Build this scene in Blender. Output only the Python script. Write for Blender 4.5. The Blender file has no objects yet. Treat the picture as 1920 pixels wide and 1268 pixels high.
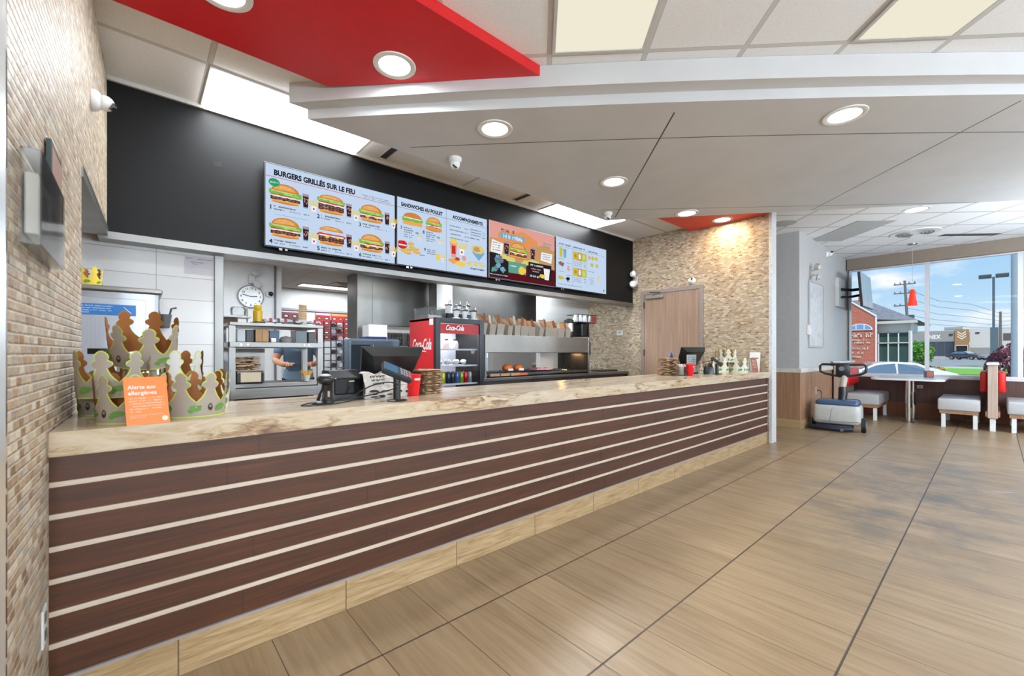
import bpy, bmesh, math, random
from mathutils import Vector, Matrix, Euler
random.seed(7)
PI = math.pi
C = bpy.context.scene.collection
sc = bpy.context.scene

# ---------------------------------------------------------------- camera, view, world, sun, room lights
cam_d = bpy.data.cameras.new('camera'); cam = bpy.data.objects.new('camera', cam_d); C.objects.link(cam)
cam.location = (-0.425, -2.0, 1.198)
cam.rotation_euler = (PI/2, 0, 0.8474 - PI/2)
cam_d.sensor_width = 36; cam_d.lens = 798.5/1920*36; cam_d.shift_y = 27.6/1920
cam_d.clip_start = 0.02; cam_d.clip_end = 600
cam_d.dof.use_dof = True; cam_d.dof.focus_distance = 4.5; cam_d.dof.aperture_fstop = 3.2
sc.camera = cam
vs = sc.view_settings
vs.view_transform = 'Standard'; vs.look = 'None'; vs.gamma = 1.0; vs.use_curve_mapping = False
vs.exposure = 0.0
sc.cycles.max_bounces = 8; sc.cycles.diffuse_bounces = 5; sc.cycles.glossy_bounces = 4
sc.cycles.transparent_max_bounces = 12; sc.cycles.sample_clamp_indirect = 4.0
sc.cycles.caustics_reflective = False; sc.cycles.caustics_refractive = False
sc.cycles.use_denoising = True

def lin(c):
    c = c/255.0
    return c/12.92 if c <= 0.04045 else ((c+0.055)/1.055)**2.4
def rgb(r, g, b): return (lin(r), lin(g), lin(b), 1.0)

world = bpy.data.worlds.new('sky'); sc.world = world; world.use_nodes = True
def build_world():
    nt = world.node_tree; nt.nodes.clear(); L = nt.links.new
    out = nt.nodes.new('ShaderNodeOutputWorld'); bg = nt.nodes.new('ShaderNodeBackground')
    tc = nt.nodes.new('ShaderNodeTexCoord'); sep = nt.nodes.new('ShaderNodeSeparateXYZ')
    L(tc.outputs['Generated'], sep.inputs[0])
    r = nt.nodes.new('ShaderNodeValToRGB'); e = r.color_ramp.elements
    e[0].position = 0.0; e[0].color = rgb(222, 236, 246)
    e[1].position = 0.32; e[1].color = rgb(112, 178, 236)
    m = r.color_ramp.elements.new(0.10); m.color = rgb(176, 213, 242)
    L(sep.outputs['Z'], r.inputs[0])
    mp = nt.nodes.new('ShaderNodeMapping'); mp.inputs['Scale'].default_value = (1.0, 1.0, 3.2)
    L(tc.outputs['Generated'], mp.inputs[0])
    n = nt.nodes.new('ShaderNodeTexNoise'); n.inputs['Scale'].default_value = 6.5; n.inputs['Detail'].default_value = 6
    n.inputs['Roughness'].default_value = 0.5; L(mp.outputs[0], n.inputs['Vector'])
    r2 = nt.nodes.new('ShaderNodeValToRGB'); r2.color_ramp.elements[0].position = 0.55; r2.color_ramp.elements[1].position = 0.70
    L(n.outputs['Fac'], r2.inputs[0])
    mx = nt.nodes.new('ShaderNodeMix'); mx.data_type = 'RGBA'; mx.inputs[7].default_value = rgb(246, 248, 252)
    L(r2.outputs[0], mx.inputs[0]); L(r.outputs[0], mx.inputs[6])
    L(mx.outputs[2], bg.inputs[0]); bg.inputs[1].default_value = 1.12; L(bg.outputs[0], out.inputs[0])
build_world()
sun_d = bpy.data.lights.new('sun', 'SUN'); sun_d.energy = 3.6; sun_d.angle = 0.02; sun_d.color = (1, .96, .9)
sun = bpy.data.objects.new('sun', sun_d); C.objects.link(sun); sun.rotation_euler = (math.radians(38), 0, math.radians(-75))

def area(name, loc, sx, sy, power, color=(1, .97, .92), parent=None, rz=0, shape='RECTANGLE', spread=PI):
    d = bpy.data.lights.new(name, 'AREA'); d.shape = shape; d.size = sx
    if shape == 'RECTANGLE': d.size_y = sy
    d.energy = power; d.color = color; d.spread = spread
    o = bpy.data.objects.new(name, d); C.objects.link(o); o.location = loc; o.rotation_euler = (0, 0, rz)
    if parent: o.parent = parent
    return o
WARM = (.84, .93, 1); COOL = (.88, .95, 1)
P_TROFFER = 12; P_MENU_TROFFER = 36; P_KITCHEN = 32; P_DOWN = 8; P_GLOBE = 265; GLOBE = (.76, .895, 1.03)

# ---------------------------------------------------------------- mesh helpers
class MB:
    def __init__(s): s.bm = bmesh.new()
    def face(s, pts, m=0):
        try:
            f = s.bm.faces.new([s.bm.verts.new(p) for p in pts]); f.material_index = m; return f
        except ValueError: return None
    def box(s, x0, x1, y0, y1, z0, z1, m=0, bev=0, seg=2, M=None):
        r = bmesh.ops.create_cube(s.bm, size=1.0)
        vs_ = r['verts']
        for v in vs_:
            v.co = Vector(((x0+x1)/2+v.co.x*(x1-x0), (y0+y1)/2+v.co.y*(y1-y0), (z0+z1)/2+v.co.z*(z1-z0)))
        fs = {f for v in vs_ for f in v.link_faces}
        for f in fs: f.material_index = m
        if bev:
            es = list({e for v in vs_ for e in v.link_edges})
            rr = bmesh.ops.bevel(s.bm, geom=es, offset=bev, segments=seg, affect='EDGES', profile=0.5)
            vs_ = list({v for f in rr['faces'] for v in f.verts} | {v for v in vs_ if v.is_valid})
            for f in rr['faces']: f.material_index = m
        if M is not None:
            vv = set(vs_)
            for v in list(vv):
                if v.is_valid: v.co = M @ v.co
        return s
    def cyl(s, x, y, z0, z1, r, r2=None, seg=24, m=0, M=None, caps=True):
        r2 = r if r2 is None else r2
        ring = []
        for (z, q) in ((z0, r), (z1, r2)):
            vv = [s.bm.verts.new((x+q*math.cos(2*PI*i/seg), y+q*math.sin(2*PI*i/seg), z)) for i in range(seg)]
            ring.append(vv)
        for i in range(seg):
            f = s.bm.faces.new((ring[0][i], ring[0][(i+1) % seg], ring[1][(i+1) % seg], ring[1][i])); f.material_index = m
        if caps:
            f = s.bm.faces.new(ring[0][::-1]); f.material_index = m
            f = s.bm.faces.new(ring[1]); f.material_index = m
        if M is not None:
            for v in ring[0]+ring[1]: v.co = M @ v.co
        return s
    def lathe(s, prof, seg=32, c=(0, 0, 0), m=0, M=None, a0=0, a1=2*PI):
        full = abs(a1-a0-2*PI) < 1e-6; n = seg if full else seg+1
        rows = []; allv = []
        for (r, z) in prof:
            if r < 1e-6:
                v = s.bm.verts.new((c[0], c[1], c[2]+z)); rows.append([v]*n); allv.append(v)
            else:
                vv = [s.bm.verts.new((c[0]+r*math.cos(a0+(a1-a0)*i/seg), c[1]+r*math.sin(a0+(a1-a0)*i/seg), c[2]+z)) for i in range(n)]
                rows.append(vv); allv += vv
        for a, b in zip(rows, rows[1:]):
            for i in range(seg):
                j = (i+1) % n
                q = []
                for v in (a[i], a[j], b[j], b[i]):
                    if v not in q: q.append(v)
                if len(q) > 2:
                    try: f = s.bm.faces.new(q); f.material_index = m
                    except ValueError: pass
        if M is not None:
            for v in allv: v.co = M @ v.co
        return s
    def prism(s, pts, z0, z1, m=0, M=None, ms=None):
        a = [s.bm.verts.new((p[0], p[1], z0)) for p in pts]; b = [s.bm.verts.new((p[0], p[1], z1)) for p in pts]
        n = len(pts)
        f = s.bm.faces.new(a[::-1]); f.material_index = m
        f = s.bm.faces.new(b); f.material_index = m
        for i in range(n):
            f = s.bm.faces.new((a[i], a[(i+1) % n], b[(i+1) % n], b[i])); f.material_index = m if ms is None else ms
        if M is not None:
            for v in a+b: v.co = M @ v.co
        return s
    def tube(s, pts, r, seg=8, m=0, closed=False):
        pts = [Vector(p) for p in pts]; rs = r if isinstance(r, (list, tuple)) else [r]*len(pts)
        rows = []; up = Vector((0, 0, 1)); prev = None
        n = len(pts)
        for i, p in enumerate(pts):
            t = (pts[(i+1) % n]-pts[i-1]) if (closed or 0 < i < n-1) else (pts[1]-pts[0] if i == 0 else pts[-1]-pts[-2])
            t.normalize()
            if prev is None:
                a = t.cross(up)
                if a.length < 1e-3: a = t.cross(Vector((1, 0, 0)))
            else:
                a = prev - t*prev.dot(t)
                if a.length < 1e-4: a = t.cross(up)
            a.normalize(); prev = a; b = t.cross(a)
            rows.append([s.bm.verts.new(p+(a*math.cos(2*PI*k/seg)+b*math.sin(2*PI*k/seg))*rs[i]) for k in range(seg)])
        rng = range(n) if closed else range(n-1)
        for i in rng:
            A, B = rows[i], rows[(i+1) % n]
            for k in range(seg):
                f = s.bm.faces.new((A[k], A[(k+1) % seg], B[(k+1) % seg], B[k])); f.material_index = m
        if not closed:
            f = s.bm.faces.new(rows[0][::-1]); f.material_index = m
            f = s.bm.faces.new(rows[-1]); f.material_index = m
        return s
    def ball(s, c, r, m=0, seg=16, M=None, sc_=(1, 1, 1)):
        rr = bmesh.ops.create_uvsphere(s.bm, u_segments=seg, v_segments=max(6, seg//2), radius=1)
        for v in rr['verts']:
            v.co = Vector((c[0]+v.co.x*r*sc_[0], c[1]+v.co.y*r*sc_[1], c[2]+v.co.z*r*sc_[2]))
            if M is not None: v.co = M @ v.co
        for f in {f for v in rr['verts'] for f in v.link_faces}: f.material_index = m
        return s
    # flat art in the (x, z) plane at depth y; d is the layer step
    def art(s, pts, y, m): return s.face([(p[0], y, p[1]) for p in pts], m)
    def ell(s, cx, cz, rx, rz, y, m, a0=0, a1=2*PI, n=18):
        pts = [(cx+rx*math.cos(a0+(a1-a0)*i/n), cz+rz*math.sin(a0+(a1-a0)*i/n)) for i in range(n+(0 if a1-a0 > 6.28 else 1))]
        return s.art(pts, y, m)
    def rect(s, x0, x1, z0, z1, y, m): return s.art([(x0, z0), (x1, z0), (x1, z1), (x0, z1)], y, m)
    def scribble(s, x, z, w, h, y, m, rnd=random):
        cx = x
        while cx < x+w:
            cw = h*rnd.uniform(.35, .75)
            k = rnd.random()
            if k < .14: cx += cw; continue
            s.rect(cx, cx+cw*.28, z, z+h*rnd.uniform(.7, 1), y, m)
            if k < .6: s.rect(cx+cw*.55, cx+cw*.8, z, z+h*rnd.uniform(.6, 1), y, m)
            s.rect(cx, cx+cw*.8, z+h*rnd.choice((0, .4, .75)), z+h*rnd.choice((.25, .62, 1)) if False else z+h*.55, y, m)
            cx += cw
        return s
    def text(s, txt, size, M, m=0, align='LEFT', bold=0.0, shear=0.0, depth=0.0, width=None):
        cu = bpy.data.curves.new('t', 'FONT'); cu.body = txt; cu.size = size; cu.align_x = align
        cu.offset = bold; cu.shear = shear; cu.extrude = depth; cu.resolution_u = 3
        o = bpy.data.objects.new('t', cu); C.objects.link(o)
        dg = bpy.context.evaluated_depsgraph_get(); dg.update()
        me = bpy.data.meshes.new_from_object(o.evaluated_get(dg))
        bpy.data.objects.remove(o); bpy.data.curves.remove(cu)
        sx = 1.0
        if width and me.vertices:
            xs = [v.co.x for v in me.vertices]; sx = width/max(1e-6, max(xs)-min(xs))
        vv = [s.bm.verts.new(M @ Vector((v.co.x*sx, v.co.y, v.co.z))) for v in me.vertices]
        for p in me.polygons:
            try:
                f = s.bm.faces.new([vv[i] for i in p.vertices]); f.material_index = m
            except ValueError: pass
        bpy.data.meshes.remove(me)
        return s

def obj(name, mb, mats, parent=None, loc=None, smooth=None, rot=None, label=None):
    me = bpy.data.meshes.new(name)
    bmesh.ops.recalc_face_normals(mb.bm, faces=[f for f in mb.bm.faces if not f.hide]) if smooth is not None or mb.__dict__.get('fix') else None
    mb.bm.to_mesh(me); mb.bm.free()
    for m in (mats if isinstance(mats, (list, tuple)) else [mats]): me.materials.append(m)
    if smooth is not None:
        me.polygons.foreach_set('use_smooth', [True]*len(me.polygons)); me.set_sharp_from_angle(angle=math.radians(smooth))
    o = bpy.data.objects.new(name, me); C.objects.link(o)
    if loc is not None: o.location = loc
    if rot is not None: o.rotation_euler = rot
    if parent: o.parent = parent
    if label: o['label'] = label
    return o
def tag(o, label, cat, group=None, kind=None):
    o['label'] = label; o['category'] = cat
    if group: o['group'] = group
    if kind: o['kind'] = kind
    return o
def thing(name, label, cat, loc=(0, 0, 0), rz=0, group=None, kind=None):
    o = bpy.data.objects.new(name, None); C.objects.link(o); o.empty_display_size = .05
    o.location = loc; o.rotation_euler = (0, 0, rz)
    return tag(o, label, cat, group, kind)
def dup(root, loc=None, rz=None, label=None, group=None):
    r = root.copy(); C.objects.link(r)
    for ch in list(root.children):
        c = ch.copy(); C.objects.link(c); c.parent = r
        for g in ch.children:
            d = g.copy(); C.objects.link(d); d.parent = c
    if loc is not None: r.location = loc
    if rz is not None: r.rotation_euler = (0, 0, rz)
    if label: r['label'] = label
    if group: r['group'] = group
    return r
def FACEY(x, y, z, sx=1):   # text plane facing -Y, reading along +X
    return Matrix(((1, 0, 0, x), (0, 0, -1, y), (0, 1, 0, z), (0, 0, 0, 1)))
def FRAME(o, xa, ya):       # generic: origin, x axis, y axis
    xa = Vector(xa).normalized(); ya = Vector(ya).normalized(); za = xa.cross(ya)
    return Matrix(((xa.x, ya.x, za.x, o[0]), (xa.y, ya.y, za.y, o[1]), (xa.z, ya.z, za.z, o[2]), (0, 0, 0, 1)))

# ---------------------------------------------------------------- material helpers
class NG:
    def __init__(s, name):
        s.mat = bpy.data.materials.new(name); s.mat.use_nodes = True; s.nt = s.mat.node_tree
        s.b = s.nt.nodes['Principled BSDF']; s.out = s.nt.nodes['Material Output']
    def set(s, node, key, val):
        i = node.inputs[key]
        if isinstance(val, bpy.types.NodeSocket): s.nt.links.new(val, i)
        else: i.default_value = val
    def m(s, op, a, b=None, c=None):
        n = s.nt.nodes.new('ShaderNodeMath'); n.operation = op
        for k, v in enumerate((a, b, c)):
            if v is not None: s.set(n, k, v)
        return n.outputs[0]
    def pos(s):
        n = s.nt.nodes.new('ShaderNodeNewGeometry'); q = s.nt.nodes.new('ShaderNodeSeparateXYZ'); s.nt.links.new(n.outputs['Position'], q.inputs[0])
        return q.outputs
    def objc(s):
        n = s.nt.nodes.new('ShaderNodeTexCoord'); q = s.nt.nodes.new('ShaderNodeSeparateXYZ'); s.nt.links.new(n.outputs['Object'], q.inputs[0])
        return q.outputs
    def vec(s, x, y, z=0.0):
        n = s.nt.nodes.new('ShaderNodeCombineXYZ'); s.set(n, 0, x); s.set(n, 1, y); s.set(n, 2, z); return n.outputs[0]
    def noise(s, v, scale=5, detail=3, rough=.5, dist=0):
        n = s.nt.nodes.new('ShaderNodeTexNoise'); s.set(n, 'Vector', v); s.set(n, 'Scale', scale); s.set(n, 'Detail', detail)
        s.set(n, 'Roughness', rough); s.set(n, 'Distortion', dist); return n.outputs['Fac']
    def white(s, v):
        n = s.nt.nodes.new('ShaderNodeTexWhiteNoise'); n.noise_dimensions = '3D'; s.set(n, 'Vector', v); return n.outputs['Value']
    def ramp(s, f, stops, interp='LINEAR'):
        n = s.nt.nodes.new('ShaderNodeValToRGB'); n.color_ramp.interpolation = interp
        e = n.color_ramp.elements
        while len(e) > len(stops): e.remove(e[-1])
        while len(e) < len(stops): e.new(0.5)
        for el, (p, c) in zip(e, stops):
            el.position = p; el.color = c
        s.set(n, 0, f); return n.outputs[0]
    def mix(s, f, a, b, mode='MIX'):
        n = s.nt.nodes.new('ShaderNodeMix'); n.data_type = 'RGBA'; n.blend_type = mode
        s.set(n, 0, f); s.set(n, 6, a); s.set(n, 7, b); return n.outputs[2]
    def cells(s, u, v, w, h, shift=0.0, gap=.003):
        vr = s.m('DIVIDE', v, h); r = s.m('FLOOR', vr)
        uu = s.m('DIVIDE', u, w)
        if shift: uu = s.m('ADD', uu, s.m('MULTIPLY', r, shift))
        c = s.m('FLOOR', uu)
        fu = s.m('MULTIPLY', s.m('FRACT', uu), w); fv = s.m('MULTIPLY', s.m('FRACT', vr), h)
        e = s.m('MINIMUM', s.m('MINIMUM', fu, s.m('SUBTRACT', w, fu)), s.m('MINIMUM', fv, s.m('SUBTRACT', h, fv)))
        mask = s.m('LESS_THAN', e, gap/2)
        return mask, c, r, e
    def bump(s, h, strength=.3, dist=.002):
        n = s.nt.nodes.new('ShaderNodeBump'); s.set(n, 'Height', h); s.set(n, 'Strength', strength); s.set(n, 'Distance', dist)
        s.nt.links.new(n.outputs[0], s.b.inputs['Normal'])
    def done(s, color=None, rough=None, metal=None, spec=None):
        if color is not None: s.set(s.b, 'Base Color', color)
        if rough is not None: s.set(s.b, 'Roughness', rough)
        if metal is not None: s.set(s.b, 'Metallic', metal)
        if spec is not None: s.set(s.b, 'Specular IOR Level', spec)
        return s.mat
_mc = {}
def mat(r, g, b, rough=.5, metal=0.0, spec=.5, noise=.0, coat=0.0):
    """procedural paint/plastic/metal: base colour with a faint mottled variation"""
    k = (r, g, b, rough, metal, spec, noise, coat)
    if k in _mc: return _mc[k]
    n = NG('surface_%d_%d_%d' % (r, g, b)); c = rgb(r, g, b)
    q = n.objc(); f = n.noise(n.vec(q[0], q[1], q[2]), 14, 3)
    a = 0.035+noise
    lo = tuple(max(0, x*(1-a)) for x in c[:3])+(1,); hi = tuple(min(1, x*(1+a)) for x in c[:3])+(1,)
    col = n.ramp(f, [(.3, lo), (.7, hi)])
    m = n.done(col, rough, metal, spec)
    if coat: n.set(n.b, 'Coat Weight', coat)
    _mc[k] = m; return m
def emit(r, g, b, strength=1.0):
    k = ('e', r, g, b, strength)
    if k in _mc: return _mc[k]
    n = NG('lit_%d_%d_%d' % (r, g, b)); n.done((0, 0, 0, 1), 1.0, 0, 0)
    n.set(n.b, 'Emission Color', rgb(r, g, b)); n.set(n.b, 'Emission Strength', strength)
    _mc[k] = n.mat; return n.mat
def glassy(tint=(.92, .96, .95), refl=.06, name='glass', rough=.02):
    n = NG(name); nt = n.nt
    t = nt.nodes.new('ShaderNodeBsdfTransparent'); t.inputs[0].default_value = (*tint, 1)
    g = nt.nodes.new('ShaderNodeBsdfGlossy'); g.inputs['Roughness'].default_value = rough
    fr = nt.nodes.new('ShaderNodeFresnel'); fr.inputs[0].default_value = 1.35
    a = n.m('MINIMUM', n.m('ADD', fr.outputs[0], refl), .9)
    mx = nt.nodes.new('ShaderNodeMixShader'); nt.links.new(a, mx.inputs[0]); nt.links.new(t.outputs[0], mx.inputs[1]); nt.links.new(g.outputs[0], mx.inputs[2])
    nt.links.new(mx.outputs[0], n.out.inputs[0]); return n.mat
def wood(name, dark, light, grain='z', scale=1.0, rough=.4, plank=None):
    n = NG(name); p = n.pos()
    if grain == 'z': v = n.vec(n.m('MULTIPLY', p[0], 60*scale), n.m('MULTIPLY', p[1], 60*scale), n.m('MULTIPLY', p[2], 1.6))
    elif grain == 'x': v = n.vec(n.m('MULTIPLY', p[0], 3.0), n.m('MULTIPLY', p[1], 60*scale), n.m('MULTIPLY', p[2], 90*scale))
    f = n.noise(v, 1.0, 5, .6, .4)
    f2 = n.noise(v, 0.25, 2)
    f = n.m('ADD', n.m('MULTIPLY', f, .7), n.m('MULTIPLY', f2, .3))
    col = n.ramp(f, [(.32, rgb(*dark)), (.68, rgb(*light))])
    n.bump(f, .08, .001)
    return n.done(col, rough)

def m_floor():
    n = NG('floor_tile'); p = n.pos()
    w, h = .3075, .6068
    mask, c, r, e = n.cells(p[0], n.m('ADD', p[1], .3956), w, h, 0, .0032)
    fv = n.m('MULTIPLY', n.m('FRACT', n.m('DIVIDE', n.m('ADD', p[1], .3956), h)), h)
    mask = n.m('MAXIMUM', mask, n.m('LESS_THAN', n.m('MINIMUM', fv, n.m('SUBTRACT', h, fv)), .0042))
    rnd = n.white(n.vec(c, r, 3.0))
    v = n.vec(n.m('ADD', n.m('MULTIPLY', p[0], 42), n.m('MULTIPLY', rnd, 77)), n.m('ADD', n.m('MULTIPLY', p[1], 2.2), n.m('MULTIPLY', rnd, 31)), 0)
    g = n.noise(v, 1.0, 5, .62, .6)
    g2 = n.noise(n.vec(n.m('ADD', n.m('MULTIPLY', p[0], 9), n.m('MULTIPLY', rnd, 40)), n.m('MULTIPLY', p[1], 1.4), 4), 1.0, 3)
    f = n.m('ADD', n.m('MULTIPLY', g, .6), n.m('MULTIPLY', g2, .4))
    col = n.ramp(f, [(.3, rgb(124, 101, 74)), (.5, rgb(148, 124, 95)), (.72, rgb(164, 142, 114))])
    tint = n.ramp(rnd, [(0, (.86, .85, .83, 1)), (1, (1.0, 1.0, 1.0, 1))])
    col = n.mix(1.0, col, tint, 'MULTIPLY')
    # scuffed, greyed traffic patch in the middle of the room
    d = n.noise(n.vec(p[0], p[1], 0), 2.6, 6, .7)
    cxx = n.m('SUBTRACT', p[0], 4.6); cyy = n.m('ADD', p[1], 1.55)
    dist = n.m('ADD', n.m('MULTIPLY', n.m('MULTIPLY', cxx, cxx), .16), n.m('MULTIPLY', n.m('MULTIPLY', cyy, cyy), 1.1))
    patch = n.m('MULTIPLY', n.m('MAXIMUM', n.m('SUBTRACT', 1.0, dist), 0.0), n.ramp(d, [(.44, (0, 0, 0, 1)), (.62, (.8, .8, .8, 1))]))
    col = n.mix(patch, col, rgb(88, 82, 74))
    col = n.mix(mask, col, rgb(62, 50, 36))
    n.bump(n.m('MINIMUM', e, .004), .5, .25)
    rg = n.ramp(f, [(.3, (.40, .40, .40, 1)), (.7, (.30, .30, .30, 1))])
    return n.done(col, rg, 0, .45)
def m_skirt(axis='x', w=.615, off=.3075):
    n = NG('skirting_tile'); p = n.pos(); u = p[0] if axis == 'x' else p[1]
    mask, c, r, e = n.cells(n.m('ADD', u, off), p[2], w, 2.0, 0, .005)
    rnd = n.white(n.vec(c, 1.0, 1.0))
    f = n.noise(n.vec(n.m('ADD', n.m('MULTIPLY', u, 5), n.m('MULTIPLY', rnd, 50)), n.m('MULTIPLY', p[2], 60), 0), 1.0, 6, .65, 1.0)
    col = n.ramp(f, [(.28, rgb(126, 98, 64)), (.5, rgb(166, 138, 100)), (.75, rgb(188, 164, 130))])
    col = n.mix(mask, col, rgb(96, 80, 58))
    return n.done(col, .4)
def m_marble():
    n = NG('marble_laminate'); p = n.pos()
    w = n.noise(n.vec(n.m('MULTIPLY', p[0], 1.2), n.m('MULTIPLY', p[1], 5), n.m('MULTIPLY', p[2], 7)), 1.6, 3)
    v = n.vec(n.m('MULTIPLY', p[0], 1.7), n.m('ADD', n.m('MULTIPLY', p[1], 10), n.m('MULTIPLY', w, 5)), n.m('ADD', n.m('MULTIPLY', p[2], 13), n.m('MULTIPLY', w, 4)))
    f = n.noise(v, 1.0, 9, .68, .8)
    col = n.ramp(f, [(.33, rgb(92, 58, 32)), (.40, rgb(142, 110, 78)), (.45, rgb(182, 160, 130)), (.58, rgb(196, 180, 156)), (.78, rgb(210, 198, 180))])
    g = n.noise(n.vec(n.m('MULTIPLY', p[0], .8), n.m('MULTIPLY', p[1], 3), 9), 1.3, 4)
    col = n.mix(n.ramp(g, [(.45, (0, 0, 0, 1)), (.7, (.5, .5, .5, 1))]), col, rgb(196, 186, 176))
    return n.done(col, .17, 0, .5)
def m_mosaic(axis='y', w=.054, h=.0265, name='stone_mosaic', warm=1.0, bumps=.9, gap=.0035):
    n = NG(name); p = n.pos(); u = p[1] if axis == 'y' else p[0]
    wob = n.noise(n.vec(p[0], p[1], p[2]), 30, 2)
    u2 = n.m('ADD', u, n.m('MULTIPLY', n.m('SUBTRACT', wob, .5), .006))
    z2 = n.m('ADD', p[2], n.m('MULTIPLY', n.m('SUBTRACT', wob, .5), .004))
    mask, c, r, e = n.cells(u2, z2, w, h, .37, gap)
    rnd = n.white(n.vec(c, r, 5.0)); rnd2 = n.white(n.vec(r, c, 9.0))
    col = n.ramp(rnd, [(0, rgb(132, 106, 80)), (.10, rgb(160, 136, 110)), (.3, rgb(178, 158, 132)), (.5, rgb(168, 160, 148)),
                       (.66, rgb(194, 180, 158)), (.84, rgb(206, 198, 182)), (1, rgb(148, 142, 134))])
    g = n.noise(n.vec(n.m('MULTIPLY', u, 30), n.m('MULTIPLY', p[2], 90), rnd2), 1.0, 4, .6)
    col = n.mix(.5, col, n.ramp(g, [(.3, rgb(142, 126, 106)), (.65, rgb(214, 206, 194))]), 'OVERLAY')
    col = n.mix(mask, col, rgb(200, 188, 170))
    hh = n.m('ADD', n.m('MULTIPLY', n.m('MINIMUM', e, .005), 1.0), n.m('ADD', n.m('MULTIPLY', rnd2, .006), n.m('MULTIPLY', g, .003)))
    n.bump(hh, bumps, 1.0)
    return n.done(col, .42, 0, .4)
def m_ceiling(name, rot45, u0, v0, w, h, tone=(236, 236, 236)):
    n = NG(name); p = n.pos()
    if rot45:
        u = n.m('MULTIPLY', n.m('SUBTRACT', p[0], p[1]), .70711); v = n.m('MULTIPLY', n.m('ADD', p[0], p[1]), .70711)
    else: u, v = p[0], p[1]
    mask, c, r, e = n.cells(n.m('SUBTRACT', u, u0), n.m('SUBTRACT', v, v0), w, h, 0, .025)
    edge = n.m('LESS_THAN', e, .0165)
    sp = n.noise(n.vec(p[0], p[1], 0), 170, 2, .6)
    sp2 = n.noise(n.vec(p[0], p[1], 0), 60, 3, .7)
    dots = n.ramp(sp, [(.60, (0, 0, 0, 1)), (.66, (.38, .38, .38, 1))])
    base = n.ramp(sp2, [(.3, rgb(tone[0]-7, tone[1]-7, tone[2]-7)), (.7, rgb(*tone))])
    col = n.mix(dots, base, rgb(150, 148, 146))
    col = n.mix(edge, col, rgb(172, 170, 168))
    col = n.mix(mask, col, rgb(196, 194, 191))
    n.bump(n.m('MULTIPLY', n.m('SUBTRACT', 1.0, mask), -1.0), .4, .004)
    return n.done(col, .8, 0, .3)
def m_soffit():
    n = NG('grey_soffit'); p = n.pos()
    d = n.m('SUBTRACT', p[0], p[1]); s_ = n.m('ADD', p[0], p[1])
    t = n.m('DIVIDE', n.m('SUBTRACT', d, 2.6), 3.4); curve = n.m('MULTIPLY', n.m('MULTIPLY', t, t), .07)
    def line(val, c0, half=.006): return n.m('LESS_THAN', n.m('ABSOLUTE', n.m('SUBTRACT', val, c0)), half)
    l = n.m('MAXIMUM', line(d, 2.93, .008), n.m('MAXIMUM', line(d, 6.16, .008), line(d, 9.39, .008)))
    l = n.m('MULTIPLY', l, n.m('MULTIPLY', n.m('GREATER_THAN', s_, 1.92), n.m('LESS_THAN', s_, 5.22)))
    k = n.m('MULTIPLY', line(n.m('SUBTRACT', s_, curve), 2.43, .008), n.m('GREATER_THAN', d, .08))
    k2 = n.m('MULTIPLY', line(s_, 4.82, .008), n.m('GREATER_THAN', d, 2.62))
    l = n.m('MAXIMUM', l, n.m('MAXIMUM', k, k2))
    l = n.m('MULTIPLY', l, n.m('LESS_THAN', p[2], 2.90))
    f = n.noise(n.vec(p[0], p[1], p[2]), 3, 3)
    col = n.ramp(f, [(.3, rgb(192, 191, 190)), (.7, rgb(198, 197, 196))])
    col = n.mix(l, col, rgb(70, 70, 70))
    n.bump(n.m('MULTIPLY', l, -1.0), .8, .006)
    return n.done(col, .42, 0, .4)
def m_tilewall(name, col1, w, h, axis='x', grout=(170, 170, 168), rough=.25, off=(0, 0), shift=0, gap=.004):
    n = NG(name); p = n.pos(); u = p[0] if axis == 'x' else p[1]
    mask, c, r, e = n.cells(n.m('SUBTRACT', u, off[0]), n.m('SUBTRACT', p[2], off[1]), w, h, shift, gap)
    rnd = n.white(n.vec(c, r, 2.0))
    a = tuple(max(0, k-5) for k in col1)
    col = n.mix(mask, n.ramp(rnd, [(0, rgb(*a)), (1, rgb(*col1))]), rgb(*grout))
    n.bump(n.m('MINIMUM', e, .004), .4, .5)
    return n.done(col, rough)
def m_steel(name='brushed_steel', tone=(150, 148, 145), rough=.36, axis='z'):
    n = NG(name); q = n.pos()
    if axis == 'z': v = n.vec(n.m('MULTIPLY', q[0], 220), n.m('MULTIPLY', q[1], 220), n.m('MULTIPLY', q[2], 3))
    else: v = n.vec(n.m('MULTIPLY', q[0], 3), n.m('MULTIPLY', q[1], 3), n.m('MULTIPLY', q[2], 220))
    f = n.noise(v, 1.0, 3); big = n.noise(n.vec(q[0], q[1], q[2]), 2.2, 2)
    col = n.ramp(big, [(.3, rgb(*[k-16 for k in tone])), (.7, rgb(*tone))])
    n.bump(n.m('ADD', n.m('MULTIPLY', f, .3), n.m('MULTIPLY', big, 6)), .12, .01)
    return n.done(col, n.ramp(f, [(.3, (rough, rough, rough, 1)), (.7, (rough+.1,)*3+(1,))]), 1.0)
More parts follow.
